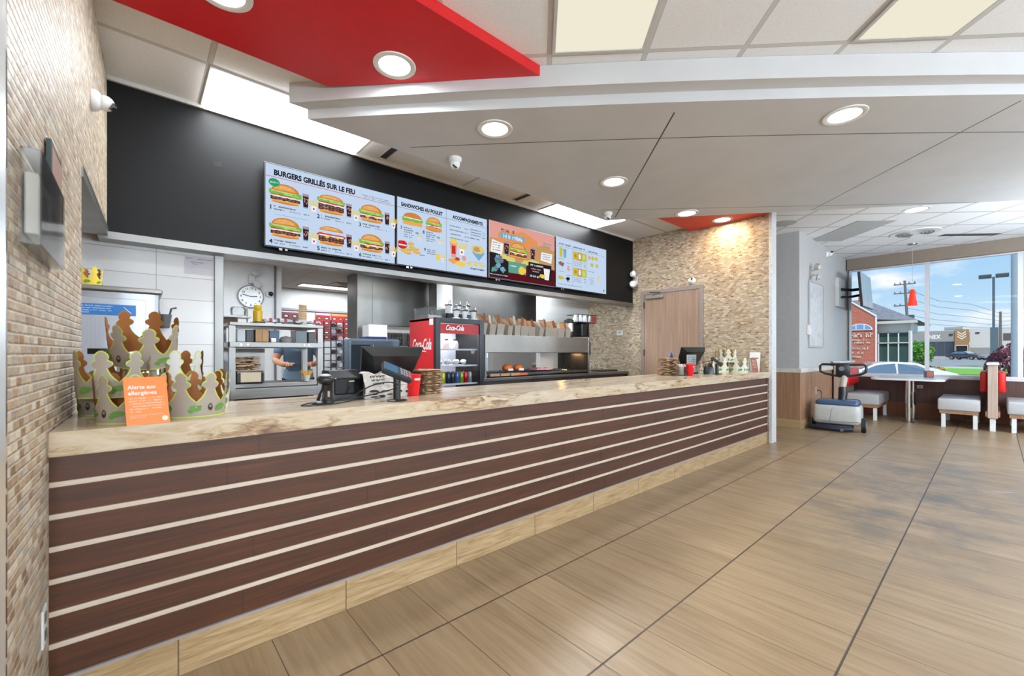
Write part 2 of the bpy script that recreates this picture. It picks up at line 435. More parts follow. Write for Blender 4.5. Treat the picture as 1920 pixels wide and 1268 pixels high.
MT = dict(
    floor=m_floor(), skirt=m_skirt(), marble=m_marble(), mosaic=m_mosaic(gap=.0052), soffit=m_soffit(),
    mosaic_end=m_mosaic('y', .050, .0225, 'stone_mosaic_splitface', bumps=1.0),
    mosaic_x=m_mosaic('x', .050, .0225, 'stone_mosaic_return'),
    steel=m_steel(), steel_h=m_steel('brushed_steel_lengthwise', axis='x'), steel_dark=m_steel('dark_steel', (120, 120, 122), .32),
    black=mat(13, 13, 14, .48, 0, .22), red=mat(196, 22, 26, .45), white=mat(228, 228, 226, .45),
    grey_wall=mat(176, 175, 174, .6), grey_dark=mat(150, 147, 143, .55),
    counter_wood=wood('walnut_laminate', (46, 22, 8), (84, 44, 18), 'x', 1.0, .46),
    wains=wood('wainscot_laminate', (128, 92, 68), (166, 128, 100), 'z', 1.0, .4),
    dark_wains=wood('dark_wainscot', (58, 30, 24), (92, 56, 44), 'z', 1.0, .35),
    door_wood=wood('door_laminate', (138, 110, 92), (168, 142, 122), 'z', .8, .4),
    ivory=mat(196, 180, 162, .4), taupe=mat(128, 114, 100, .6), plastic_black=mat(22, 22, 24, .32), rubber=mat(18, 18, 19, .6),
    chrome=mat(205, 205, 205, .12, 1.0), white_metal=mat(222, 222, 220, .35), red_pad=mat(196, 20, 22, .38), grey_pad=mat(178, 178, 178, .38),
    kraft=mat(170, 136, 100, .8, noise=.12), glass=glassy((.985, .99, .99), -.01), trim_grey=mat(150, 142, 138, .4), navy=mat(26, 32, 44, .4),
    black_gloss=mat(12, 12, 14, .12), cream=mat(226, 218, 200, .5), clear=glassy((.95, .96, .96), .03, 'clear_plastic', .12),
)

# ---------------------------------------------------------------- the room shell
CEIL = 3.11
def struct(name, mb, m, label, cat='wall', parent=None, **k):
    o = obj(name, mb, m, parent, **k)
    if not parent: tag(o, label, cat, kind='structure')
    return o
b = MB(); b.box(-4.6, 10.6, -6.6, 8.2, -.15, 0)
struct('floor', b, MT['floor'], 'beige wood-look tile floor with dark grout lines', 'floor')

b = MB()
b.face([(-4.6, -6.6, CEIL), (8.6, -6.6, CEIL), (8.6, -5.1, CEIL), (3.0, .5, CEIL), (-4.6, .5, CEIL)], 0)
b.face([(8.6, -6.6, CEIL), (10.6, -6.6, CEIL), (10.6, 8.2, CEIL), (5.9, 8.2, CEIL), (5.9, .5, CEIL), (3.0, .5, CEIL), (8.6, -5.1, CEIL)], 1)
b.face([(-4.6, .5, CEIL), (5.9, .5, CEIL), (5.9, 2.3, CEIL), (-4.6, 2.3, CEIL)], 2)
b.box(-4.8, 10.8, -6.8, 8.4, 3.30, 3.40, 0)
struct('ceiling', b, [m_ceiling('ceiling_tile_front', True, .575, 1.03, .61, 1.22), m_ceiling('ceiling_tile_far', True, .58, .17, .61, .61, (240, 240, 240)),
       m_ceiling('ceiling_tile_strip', False, -.06, 1.44, 1.22, .61)], 'suspended tile ceiling with a grid of grey bars', 'ceiling')

def edge_curve(base, amp, t): return base+amp*((t-2.6)/3.4)**2
def soffit_poly(base, amp, y1, yend=-6.58):
    pts = []
    t = None
    # front edge from the left corner (y=y1) down to yend, then the straight far edge back
    for i in range(25):
        y = y1+(yend-y1)*i/24
        x = base-y
        for _ in range(6): x = edge_curve(base, amp if (x-y) < 7.2 else amp*.0+amp, min(x-y, 7.2))-y
        pts.append((x, y))
    pts += [(5.39-yend, yend), (5.39-y1, y1)]
    pts = [(min(p[0], 10.55), p[1]) for p in pts]
    return pts
b = MB()
b.prism(soffit_poly(1.58, .10, 1.30), 2.965, CEIL-.002)
b.prism(soffit_poly(1.74, .07, 1.30), 2.895, 2.966)
struct('trim_1', b, MT['soffit'], 'large grey dropped soffit with stepped edge and thin dark joints over the queue', 'soffit')
b = MB(); b.prism([(-.6, 0), (1.62, 0), (.57, 1.05), (-.6, 1.05)], 3.04, CEIL-.001)
struct('trim_2', b, MT['red'], 'red painted ceiling band above the near end of the counter', 'ceiling panel')
b = MB(); b.prism([(5.36, 0.02), (5.87, 0.02), (5.87, 1.05), (4.33, 1.05)], 3.04, CEIL-.001)
struct('trim_3', b, mat(214, 58, 34, .45), 'orange-red ceiling band tip beside the far stone wall', 'ceiling panel')

# left mosaic wall, with the opening behind its lower part and the stone header above
b = MB()
b.prism([(-.86, -.51), (-.6487, -.51), (-.612, .77), (-.86, .77)], 0, CEIL)
b.prism([(-.86, .77), (-.612, .77), (-.575, 2.05), (-.86, 2.05)], 2.045, CEIL)
wl = struct('wall_left', b, MT['mosaic'], 'beige stone mosaic wall at the near end of the counter')
b = MB(); b.prism([(-.87, .765), (-.606, .765), (-.569, 2.048), (-.87, 2.048)], 2.005, 2.045); b.prism([(-.606, .765), (-.604, .765), (-.567, 2.048), (-.569, 2.048)], 2.045, 2.06)
struct('steel_soffit', b, MT['steel_h'], None, parent=wl)
b = MB(); b.box(-.68, -.645, -.525, -.51, 0, CEIL); struct('corner_bead', b, MT['chrome'], None, parent=wl)
# far stone wall
b = MB(); b.box(5.88, 6.03, -.02, 3.6, 0, CEIL)
wr = struct('wall_right', b, MT['mosaic_end'], 'beige split-face stone wall closing the far end of the counter')
def m_speckle():
    n = NG('speckled_trim'); p = n.pos(); f = n.noise(n.vec(p[0], p[1], p[2]), 90, 3, .7)
    return n.done(n.ramp(f, [(.3, rgb(140, 140, 142)), (.45, rgb(196, 196, 196)), (.7, rgb(236, 234, 230))]), .3)
b = MB(); b.box(5.875, 6.045, -.055, -.018, 0, CEIL); struct('end_trim', b, m_speckle(), None, parent=wr)
# black menu wall above the pass
b = MB(); b.box(-.62, 5.88, 2.05, 2.2, 2.035, CEIL)
wb = struct('wall_back', b, MT['black'], 'matt black bulkhead above the serving pass holding the menu screens')
b = MB(); b.box(-.62, 5.88, 2.035, 2.21, 1.985, 2.035); struct('steel_strip', b, MT['steel_h'], None, parent=wb)
b = MB(); b.box(-.62, 5.88, 2.03, 2.05, CEIL-.03, CEIL-.001); struct('ceiling_angle', b, mat(190, 188, 185, .5), None, parent=wb)
# smudge left by an old sticker
# grey dining-room wall
b = MB(); b.box(7.36, 10.6, 0.02, .25, 0, CEIL)
b.box(7.36, 7.55, .25, 6, 0, CEIL)
wg = struct('wall_dining', b, MT['grey_wall'], 'light grey painted wall beside the dining booths')
b = MB(); b.box(7.348, 10.0, .006, .02, .14, .885); b.box(7.348, 7.36, .02, 6, .14, .885); struct('wainscot', b, MT['wains'], None, parent=wg)
b = MB(); b.box(7.33, 10.6, -.012, .02, .885, .95); b.box(7.33, 7.36, .02, 6, .885, .95); struct('chair_rail', b, mat(206, 198, 190, .35, noise=.1), None, parent=wg)
b = MB(); b.box(7.338, 10.6, -.003, .02, 0, .14); b.box(7.338, 7.36, .02, 6, 0, .14); struct('skirting', b, m_skirt('x', .61, .2), None, parent=wg)
# hallway end, kitchen side walls and unseen sides of the room
b = MB(); b.box(6.03, 7.36, 6, 6.2, 0, CEIL); struct('wall_hall', b, MT['grey_wall'], 'grey wall at the end of the hallway')
b = MB(); b.box(-4.8, 10.8, -6.8, -6.6, 0, 3.3); struct('wall_front', b, MT['grey_wall'], 'grey wall behind the queue')
b = MB(); b.box(-4.8, -4.6, -6.8, 8.4, 0, 3.3); struct('wall_side', b, MT['grey_wall'], 'grey side wall of the entrance')
b = MB(); b.box(-4.6, -.86, -.50, -.35, 0, CEIL); b.box(-.86, -.68, -.53, -.512, 0, CEIL)
struct('wall_entrance', b, wood('entry_wood', (150, 104, 66), (188, 140, 96), 'z'), 'wood clad wall beside the mosaic wall end')

# window wall: valance, sill wall, mullions, glass
WX = 10.6
b = MB(); b.box(WX, WX+.2, -6.6, 8.4, 0, .74); b.box(WX, WX+.2, -6.6, 8.4, 2.99, 3.3); b.box(WX, WX+.2, .0, 8.4, .74, 2.99)
ww = struct('wall_window', b, MT['taupe'], 'window wall with dark wood panelling below the sill')
b = MB(); b.box(WX-.015, WX, -6.6, .0, 0.0, .72); struct('wainscot', b, MT['dark_wains'], None, parent=ww)
b = MB(); b.box(WX-.025, WX-.015, -6.6, 0, 0, .25); struct('kick_board', b, wood('kick_wood', (100, 52, 28), (128, 72, 42), 'z'), None, parent=ww)
b = MB(); b.box(WX-.05, WX+.1, -6.6, .0, .72, .755); struct('window_sill', b, mat(206, 204, 204, .3), None, parent=ww)
b = MB(); b.box(WX-.10, WX+.02, -6.6, .0, 2.885, CEIL-.002); b.box(WX-.11, WX-.1, -6.6, 0, 2.885, 2.91); struct('valance', b, MT['taupe'], None, parent=ww)
edges = [-.02, -1.17, -2.29, -3.42, -4.55, -5.68]
for i, (a_, c_) in enumerate(zip(edges, edges[1:])):
    w = bpy.data.objects.new('window_%d' % (i+1), None); C.objects.link(w); w.location = (WX+.04, (a_+c_)/2, .755)
    tag(w, ['tall window bay nearest the grey wall', 'tall window bay in the middle of the glass wall', 'tall window bay at the right edge of the view',
            'tall window bay past the view', 'last window bay of the glass wall'][i], 'window', kind='structure')
    hw = (a_-c_)/2
    f = MB()
    f.box(-.035, .035, -hw, -hw+.03, 0, 2.14); f.box(-.035, .035, hw-.03, hw, 0, 2.14)
    f.box(-.035, .035, -hw+.03, hw-.03, 0, .035); f.box(-.035, .035, -hw+.03, hw-.03, 2.105, 2.14)
    obj('window_frame', f, mat(206, 204, 206, .35, .2), w)
    f = MB(); f.box(-.004, .004, -hw+.03, hw-.03, .035, 2.105); obj('glass_pane', f, MT['glass'], w)

# ---------------------------------------------------------------- light fittings
def downlight(x, y, z, label, power=P_DOWN, grp='round recessed downlights', col=WARM):
    t = thing('ceiling_downlight', label, 'ceiling light', (x, y, z), group=grp)
    f = MB(); f.lathe([(.098, .0), (.098, -.004), (.108, -.008), (.132, -.006), (.134, 0)], 40); obj('trim_ring', f, MT['white'], t, smooth=40)
    f = MB(); f.cyl(0, 0, -.003, -.0005, .099, seg=40); obj('lens', f, emit(255, 250, 240, 6.0), t)
    area('lamp', (0, 0, -.012), .19, .19, power, col, t, shape='DISK')
    return t
Z2 = 2.895
downlight(1.616, .506, Z2, 'recessed downlight in the grey soffit nearest the red panel')
downlight(3.369, -1.294, Z2, 'large looking downlight in the grey soffit at upper right')
downlight(3.131, .499, Z2, 'downlight in the grey soffit above the second menu screen')
downlight(4.599, .474, Z2, 'downlight in the grey soffit near its edge before the stone wall')
downlight(6.504, -1.389, Z2, 'flat looking downlight at the far right edge of the grey soffit')
downlight(.819, .545, 3.04, 'downlight set in the red ceiling band, fully in view')
downlight(-.093, .60, 3.04, 'downlight in the red ceiling band cut by the top of the view')
downlight(5.66, .49, 3.04, 'downlight in the orange-red tip against the stone wall', 14, col=(1, .80, .50))
def troffer(cx, cy, L, W, z, rz, label, power, glow=None, name='ceiling_troffer', grp='flat fluorescent troffers', col=COOL, lamp=True, drop=.006):
    t = thing(name, label, 'ceiling light', (cx, cy, z), rz, group=grp)
    f = MB()
    for (x0, x1, y0, y1) in ((-L/2, L/2, -W/2, -W/2+.02), (-L/2, L/2, W/2-.02, W/2), (-L/2, -L/2+.02, -W/2+.02, W/2-.02), (L/2-.02, L/2, -W/2+.02, W/2-.02)):
        f.box(x0, x1, y0, y1, -.012, -.0005)
    obj('frame', f, mat(190, 188, 184, .4), t)
    f = MB(); f.box(-L/2+.02, L/2-.02, -W/2+.02, W/2-.02, -drop, -.0005); obj('diffuser', f, glow or emit(250, 250, 248, 3.0), t)
    if lamp: area('lamp', (0, 0, -drop-.004), L-.05, W-.05, power, col, t)
    return t
def uv45(u, v): return ((u+v)*.70711, (v-u)*.70711)
troffer(.545, 1.745, 1.20, .59, CEIL, 0, 'bright white troffer in the tile strip above the black bulkhead, near end', P_MENU_TROFFER, emit(250, 250, 248, 9.0), drop=.035)
troffer(4.20, 1.745, 1.20, .59, CEIL, 0, 'bright white troffer in the tile strip above the last menu screens', P_MENU_TROFFER, emit(250, 250, 248, 9.0), drop=.035)
warm_glow = emit(240, 234, 212, 1.0)
for (u, lab) in ((1.49, 'cream glowing square troffer at the top centre of the ceiling'), (3.32, 'cream glowing square troffer at the top right of the ceiling')):
    x, y = uv45(u, .42)
    troffer(x, y, 1.19, .58, CEIL, PI/4, lab, 0, warm_glow, lamp=False)
for (u, v) in ((-.7, -.8), (1.49, -2.0), (3.32, -2.0), (-.3, -3.2), (5.1, -1.9), (2.4, -4.4), (.5, -4.4)):  # troffers added out of view behind the camera to light the room
    x, y = uv45(u, v)
    if -4 < x < 10 and -6.2 < y < 1: troffer(x, y, 1.19, .58, CEIL, PI/4, 'added unseen troffer lighting the room from behind the camera', P_TROFFER, grp='added front ceiling troffers outside the view', col=WARM)
for (u, v) in ((7.6, 3.3), (9.4, 4.5), (8.2, 6.3)):  # more troffers added past the frame to brighten the dining side
    x, y = uv45(u, v)
    if x < 10.2 and y > -6.2: troffer(x, y, .59, .59, CEIL, PI/4, 'added unseen troffer brightening the far dining side', P_TROFFER, grp='added dining troffers outside the view', col=WARM)

# ---------------------------------------------------------------- the service counter
CT = .945
cn = thing('service_counter', 'long walnut-brown service counter with cream horizontal strips', 'counter', (2.63, 0, 0))
ox = 2.63
b = MB(); b.prism([(-.6338-ox, 0), (5.873-ox, 0), (5.873-ox, .60), (-.6160-ox, .60)], .142, .866); obj('wood_panel', b, MT['counter_wood'], cn)
def m_planks():
    n = MT['counter_wood']; return n
for k in range(6):
    z = .2555+k*.1036
    b = MB(); b.box(-.634-ox, 5.868-ox, -.007, .001, z-.0085, z+.0085, bev=.002); obj('horizontal_strip', b, MT['ivory'], cn)
rs = random.Random(4)
for k in range(7):
    z0 = .150 if k == 0 else .2555+(k-1)*.1036+.009; z1 = .866 if k == 6 else .2555+k*.1036-.009
    x = -.617+rs.uniform(.3, 1.2)
    while x < 5.8:
        b = MB(); b.box(x-ox, x+.0025-ox, -.0008, .0005, z0, z1); x += rs.uniform(1.1, 1.5); obj('plank_joint', b, mat(44, 24, 16, .6), cn)
b = MB(); b.prism([(-.6338-ox, -.005), (5.873-ox, -.005), (5.873-ox, .60), (-.6160-ox, .60)], .0, .142); obj('skirting', b, MT['skirt'], cn)
b = MB(); b.box(-.634-ox, 5.873-ox, -.010, .001, .140, .149); obj('metal_trim', b, MT['trim_grey'], cn)
b = MB(); b.prism([(-.6345, -.032), (5.872, -.032), (5.872, .64), (-.6150, .64)], .866, CT); bmesh.ops.bevel(b.bm, geom=b.bm.edges[:], offset=.004, segments=2, affect='EDGES')
t = obj('countertop', b, MT['marble'], smooth=30); tag(t, 'cream and brown marbled worktop running along the service counter', 'countertop')
for i, (x, y) in enumerate(((2.34, .42), (2.72, .55))):
    b = MB(); b.lathe([(0, .003), (.03, .004), (.036, .0)], 20, (x, y, CT+.0005))
    tag(obj('cable_grommet', b, MT['plastic_black'], smooth=40), ['black cable grommet in the bare middle of the worktop, nearer the drinks fridge', 'black cable grommet in the bare middle of the worktop, nearer the door'][i], 'grommet', 'cable grommets in the worktop')

# ---------------------------------------------------------------- menu screens
PAL = dict(bg=emit(196, 215, 238, 1.0), ink=emit(40, 40, 48, 1.0), red=emit(206, 46, 42, 1.0), bun=emit(206, 134, 66, 1.0), bun2=emit(230, 170, 96, 1.0), green=emit(120, 186, 74, 1.0),
           lgreen=emit(186, 218, 130, 1.0), tomato=emit(196, 66, 46, 1.0), meat=emit(96, 58, 50, 1.0), meat2=emit(150, 104, 92, 1.0), white=emit(240, 240, 240, 1.0), yellow=emit(238, 206, 84, 1.0),
           fry=emit(220, 206, 120, 1.0), cola=emit(60, 34, 44, 1.0), ice=emit(170, 150, 170, 1.0), badge=emit(44, 160, 108, 1.0), line=emit(150, 110, 120, 1.0), grey=emit(112, 122, 140, 1.0),
           orange=emit(226, 150, 90, 1.0), pink=emit(224, 160, 150, 1.0), dark=emit(38, 36, 42, 1.0), maroon=emit(92, 24, 30, 1.0), tan=emit(196, 152, 104, 1.0), teal=emit(96, 160, 142, 1.0), blue=emit(120, 170, 200, 1.0), olive=emit(196, 192, 70, 1.0))
PN = list(PAL); PI_ = {k: i for i, k in enumerate(PN)}
class Screen:
    def __init__(s, w, h, seed): s.b = MB(); s.w = w; s.h = h; s.r = random.Random(seed); s.n = 0
    def y(s): s.n += 1; return -.0305-.00002*s.n
    def rect(s, x0, x1, z0, z1, c): s.b.rect(x0, x1, z0, z1, s.y(), PI_[c])
    def ell(s, x, z, rx, rz, c, a0=0, a1=2*PI): s.b.ell(x, z, rx, rz, s.y(), PI_[c], a0, a1)
    def poly(s, pts, c): s.b.art(pts, s.y(), PI_[c])
    def scr(s, x, z, w, h, c='ink'): s.b.scribble(x, z, w, h, s.y(), PI_[c], s.r)
    def text(s, x, z, t, size, c='ink', bold=.0, width=None): s.b.text(t, size, FACEY(x, s.y(), z), PI_[c], bold=bold, width=width)
    def blob(s, x, z, rx, rz, c, n=14, j=.22): s.poly([(x+rx*math.cos(2*PI*i/n)*(1+s.r.uniform(-j, j)), z+rz*math.sin(2*PI*i/n)*(1+s.r.uniform(-j, j))) for i in range(n)], c)
    def layer(s, x, z, w, h, c, j=.35):
        n = 9; top = [(x-w/2+w*i/n, z+h/2*(1+s.r.uniform(-j, j))) for i in range(n+1)]; bot = [(x+w/2-w*i/n, z-h/2*(1+s.r.uniform(-j, j))) for i in range(n+1)]
        s.poly(top+bot, c)
    def burger(s, x, z, w, kind=0, h=None):
        h = h or w*.68; y = z
        s.layer(x, y+h*.08, w*.86, h*.16, 'bun2', .12); s.ell(x, y+h*.07, w*.40, h*.09, 'bun', PI, 2*PI)
        k = y+h*.20
        for i in range(2 if kind in (1, 4) else 1):
            s.layer(x, k+h*.03, w*.95, h*.15, 'meat'); 
            for q in range(7): s.blob(x-w*.38+w*.76*q/6, k+h*.03, w*.045, h*.035, 'meat2', 7)
            k += h*.14
        if kind in (2, 4, 5):
            s.poly([(x-w*.3, k), (x-w*.02, k), (x-w*.17, k-h*.15)], 'yellow'); s.poly([(x+w*.1, k), (x+w*.34, k), (x+w*.24, k-h*.12)], 'yellow')
        if kind == 4: s.layer(x, k+h*.03, w*1.06, h*.10, 'tomato')
        s.layer(x, k+h*.02, w*.92, h*.06, 'white'); k += h*.05
        s.layer(x, k+h*.03, w*.94, h*.08, 'tomato'); k += h*.07
        if kind != 4: s.layer(x, k+h*.07, w*1.04, h*.20, 'green', .5); s.layer(x-w*.05, k+h*.12, w*.8, h*.09, 'lgreen', .8); s.layer(x+w*.2, k+h*.03, w*.5, h*.05, 'lgreen', .8)
        k += h*.15
        s.ell(x, k, w*.45, y+h-k, 'bun', 0, PI); s.ell(x-w*.03, k+h*.02, w*.36, (y+h-k)*.75, 'bun2', .2, PI-.1)
        for q in range(12): s.ell(x+s.r.uniform(-.3, .3)*w, k+(y+h-k)*s.r.uniform(.3, .8), w*.012, w*.007, 'white')
    def cup(s, x, z, w, h):
        s.poly([(x-w*.36, z), (x+w*.36, z), (x+w*.5, z+h), (x-w*.5, z+h)], 'cola')
        for q in range(9): s.blob(x+s.r.uniform(-.3, .3)*w, z+h*s.r.uniform(.2, .7), w*.09, h*.05, s.r.choice(('ice', 'meat', 'pink')), 6)
        s.rect(x-w*.5, x+w*.5, z+h*.82, z+h, 'ice'); s.rect(x-w*.36, x+w*.36, z, z+h*.08, 'blue')
    def fries(s, x, z, w, h):
        for q in range(9):
            a = (q-4)*.09; x0 = x+(q-4)*w*.07
            s.poly([(x0-w*.04, z+h*.45), (x0+w*.04, z+h*.45), (x0+w*.04+a*w*1.4, z+h*(1-.02*(q % 3))), (x0-w*.04+a*w*1.4, z+h)], 'fry' if q % 2 else 'yellow')
        s.poly([(x-w*.24, z), (x+w*.24, z), (x+w*.30, z+h*.5), (x-w*.30, z+h*.5)], 'white'); s.ell(x, z+h*.24, w*.10, h*.10, 'red')
def frame_screen(x0, x1, z0, z1, label, draw, seed):
    w = x1-x0; h = z1-z0
    t = thing('menu_screen', label, 'menu screen', (x0, 2.0, z0), group='menu screens on the black bulkhead')
    f = MB(); f.box(-.012, w+.012, -.024, .0, -.014, h+.012, bev=.003); obj('screen_housing', f, MT['plastic_black'], t)
    f = MB(); f.box(.05, w-.05, 0, .05, .10, h-.1); obj('wall_mount', f, MT['plastic_black'], t)
    f = MB(); f.box(.10, .125, -.028, .0, -.03, -.012); f.box(.145, .165, -.028, .0, -.028, -.012); obj('release_tabs', f, MT['chrome'], t)
    s = Screen(w, h, seed); s.b.box(0, w, -.030, -.022, 0, h, PI_['bg']); draw(s)
    obj('display', s.b, [PAL[k] for k in PN], t)
    return t
def d1(s):
    s.text(.06, .592, 'BURGERS GRILL\u00c9S SUR LE FEU', .062, 'ink', .0030, .68)
    s.rect(0, s.w, .572, .576, 'red'); s.scr(.80, .604, .27, .012, 'grey'); s.scr(.83, .588, .26, .010, 'grey')
    for i in range(6):
        c = i % 3; r = i//3; x = .15+c*.375; z = .365-r*.285
        s.burger(x, z, .235 if c else .24, (0, 1, 2, 0, 4, 5)[i], .165)
        s.cup(x+.158, z+.0, .052, .125); s.fries(x+.225, z-.015, .075, .10)
        s.text(x-.125, z-.062, str(i+1), .05, 'ink', .0012)
        s.scr(x-.09, z-.040, .17, .016); s.scr(x-.09, z-.062, .08, .012); s.scr(x+.03, z-.062, .08, .011, 'grey'); s.scr(x+.135, z-.062, .045, .013)
    s.ell(.062, .525, .042, .034, 'badge'); s.scr(.032, .518, .055, .014, 'white')
    s.rect(.07, .33, .262, .264, 'grey')
def d2(s):
    s.text(.04, .592, 'SANDWICHES AU POULET', .052, 'ink', .0026, .49); s.text(.66, .592, 'ACCOMPAGNEMENTS', .052, 'ink', .0026, .42)
    s.rect(0, s.w, .572, .576, 'grey'); s.rect(.575, .579, 0, s.h, 'line')
    # long chicken sandwich, stacked sandwich, nuggets pile
    s.layer(.17, .44, .22, .05, 'bun2', .1); s.layer(.17, .475, .235, .04, 'green'); s.layer(.17, .492, .20, .02, 'white'); s.ell(.17, .49, .105, .055, 'bun', 0, PI)
    s.burger(.42, .40, .19, 0, .15); s.layer(.42, .425, .2, .03, 'orange')
    for (x, n) in ((.03, '7'), (.285, '8')):
        s.text(x, .355, n, .045, 'ink', .001)
        for q in range(5): s.scr(x+.04, .372-q*.022, .09+.02*(q % 2), .014 if q < 3 else .010)
        s.ell(x+.19, .345, .022, .012, 'blue'); s.fries(x+.215, .275, .045, .06)
    s.blob(.055, .20, .055, .045, 'red', 16, .12); s.rect(.012, .1, .19, .203, 'white')
    for (x, z) in ((.15, .225), (.16, .19), (.13, .16), (.07, .14), (.2, .175), (.215, .145), (.11, .125)): s.blob(x, z, .04, .018, 'bun2'); s.blob(x, z+.01, .034, .006, 'lgreen')
    s.scr(.25, .12, .06, .010); s.text(.30, .175, '9', .045, 'ink', .001)
    for q in range(3): s.scr(.34, .19-q*.02, .1, .012)
    s.poly([(.45, .10), (.49, .10), (.495, .17), (.445, .17)], 'yellow'); s.fries(.53, .09, .05, .08)
    for q in range(4): s.scr(.62, .50-q*.045, .14+.04*(q % 2), .014); s.scr(.82, .50-q*.045, .05, .012)
    for q in range(3): s.scr(.90, .51-q*.03, .15, .013); s.scr(1.07, .50-q*.03, .035, .012)
    s.scr(.89, .41, .13, .015)
    s.poly([(.64, .16), (.70, .16), (.72, .33), (.62, .33)], 'pink'); s.blob(.67, .34, .045, .03, 'yellow'); s.rect(.645, .695, .2, .29, 'red')
    s.fries(.78, .20, .12, .14); s.blob(.68, .12, .07, .035, 'bun2'); s.blob(.72, .15, .035, .02, 'tomato'); s.blob(.76, .10, .07, .03, 'yellow'); s.ell(.81, .17, .03, .03, 'pink')
    s.poly([(.92, .33), (1.08, .30), (1.10, .26), (1.02, .17), (.93, .25)], 'blue'); s.blob(1.0, .30, .085, .055, 'fry'); s.blob(.99, .30, .05, .03, 'tan')
    for x in (.88, .97, 1.06): s.blob(x, .12, .04, .018, 'yellow', 9, .4)
    s.rect(.87, 1.09, .145, .147, 'grey'); s.scr(.89, .06, .2, .022)
def d3(s):
    s.rect(0, s.w, 0, s.h, 'tan'); s.rect(0, s.w, s.h*.70, s.h, 'pink'); s.blob(.5, .5, .35, .12, 'orange'); s.blob(.9, .42, .2, .1, 'tan')
    s.rect(0, s.w, 0, .22, 'maroon'); s.rect(0, .30, .02, .30, 'dark')
    s.scr(.19, .575, .20, .045, 'dark'); s.rect(.17, .58, .50, .565, 'blue'); s.scr(.18, .505, .39, .05, 'white')
    s.poly([(.02, .31), (.20, .29), (.22, .43), (.04, .46)], 'white')
    for q in range(4): s.scr(.05, .42-q*.03, .12, .014, 'ink')
    s.cup(.27, .30, .085, .17); s.cup(.72, .30, .085, .17); s.burger(.47, .28, .30, 2, .20)
    for (x, z) in ((.24, .27), (.34, .25), (.62, .25), (.74, .27), (.84, .25)): s.blob(x, z, .10, .03, 'fry', 14, .35)
    s.poly([(.86, .32), (1.07, .30), (1.09, .43), (.88, .43)], 'white')
    for q in range(3): s.scr(.90, .40-q*.03, .15, .016, 'grey')
    s.scr(.92, .54, .16, .03, 'teal'); s.scr(.95, .50, .10, .025, 'teal')
    for q in range(12): s.blob(.13+s.r.uniform(-.07, .09), .17+s.r.uniform(-.09, .09), .035, .03, s.r.choice(('blue', 'grey', 'teal')), 8, .5)
    s.scr(.01, .035, .28, .014, 'white'); s.rect(.30, .60, .09, .23, 'teal'); s.blob(.53, .14, .06, .05, 'yellow'); s.scr(.33, .17, .1, .02, 'white')
    s.rect(.64, 1.07, .06, .27, 'dark'); s.scr(.66, .225, .25, .026, 'white'); s.scr(.69, .18, .17, .02, 'pink'); s.scr(.71, .15, .12, .018, 'pink')
    s.poly([(.94, .07), (1.02, .07), (1.04, .22), (.92, .22)], 'white'); s.blob(.90, .11, .05, .03, 'yellow'); s.scr(.67, .08, .2, .03, 'white')
def d4(s):
    s.rect(0, s.w, 0, s.h, 'bg')
    s.scr(.04, .59, .26, .026); s.scr(.36, .59, .26, .026); s.scr(.70, .58, .24, .026)
    s.rect(.02, s.w-.03, .565, .568, 'grey'); s.rect(.335, .338, .05, .60, 'grey'); s.rect(.66, .663, .05, .60, 'grey')
    s.poly([(.07, .42), (.12, .42), (.13, .55), (.06, .55)], 'olive'); s.poly([(.15, .42), (.2, .42), (.21, .54), (.14, .54)], 'blue')
    for q in range(8): s.scr(.21 if q % 2 else .05, .39-q*.043, .1, .012, 'grey')
    s.blob(.11, .33, .05, .03, 'meat2', 10, .5); s.blob(.25, .28, .025, .04, 'pink'); s.blob(.09, .13, .06, .03, 'olive', 10, .4); s.blob(.24, .13, .05, .03, 'dark', 10, .4)
    for (x0, z0) in ((.35, .42), (.35, .19)):
        s.rect(x0, x0+.10, z0, z0+.12, 'olive'); s.rect(x0+.10, x0+.19, z0, z0+.12, 'tan'); s.rect(x0+.19, x0+.30, z0, z0+.12, 'olive')
        s.blob(x0+.05, z0+.06, .03, .03, 'bun'); s.blob(x0+.145, z0+.06, .025, .04, 'white'); s.blob(x0+.24, z0+.06, .03, .04, 'lgreen')
        for q in range(3): s.scr(x0+.01, z0-.03-q*.025, .18, .012, 'grey'); s.scr(x0+.24, z0-.03-q*.025, .04, .012, 'ink')
    for (x, z) in ((.72, .5), (.80, .5), (.88, .50), (.78, .40), (.90, .40)): s.blob(x, z, .035, .03, 'olive' if x > .75 else 'pink', 10, .25)
    s.scr(.70, .29, .12, .016); s.blob(.94, .22, .02, .04, 'yellow')
    for q in range(4): s.scr(.72, .2-q*.03, .1, .012, 'grey')
    s.scr(.04, .04, .5, .012, 'grey'); s.rect(1.06, 1.08, .03, .06, 'ink')
_e = Screen.ell
frame_screen(.375, 1.515, 2.09, 2.765, 'first menu screen from the left, six grilled burgers under BURGERS GRILL\u00c9S SUR LE FEU', d1, 1)
frame_screen(1.545, 2.685, 2.095, 2.77, 'second menu screen, chicken sandwiches beside side dishes', d2, 2)
frame_screen(2.72, 3.855, 2.10, 2.78, 'third menu screen with a brown and maroon promotional picture', d3, 3)
frame_screen(3.89, 5.02, 2.105, 2.785, 'last menu screen to the right, pale blue with drink and dessert columns', d4, 4)
b = MB(); b.rect(-.024, .026, -.022, .02, 0, 0)
o = obj('sticker_residue', b, mat(6, 6, 6, .8), loc=(.057, 2.0485, 2.684)); tag(o, 'small dark patch of sticker residue on the black bulkhead left of the menus', 'sticker')

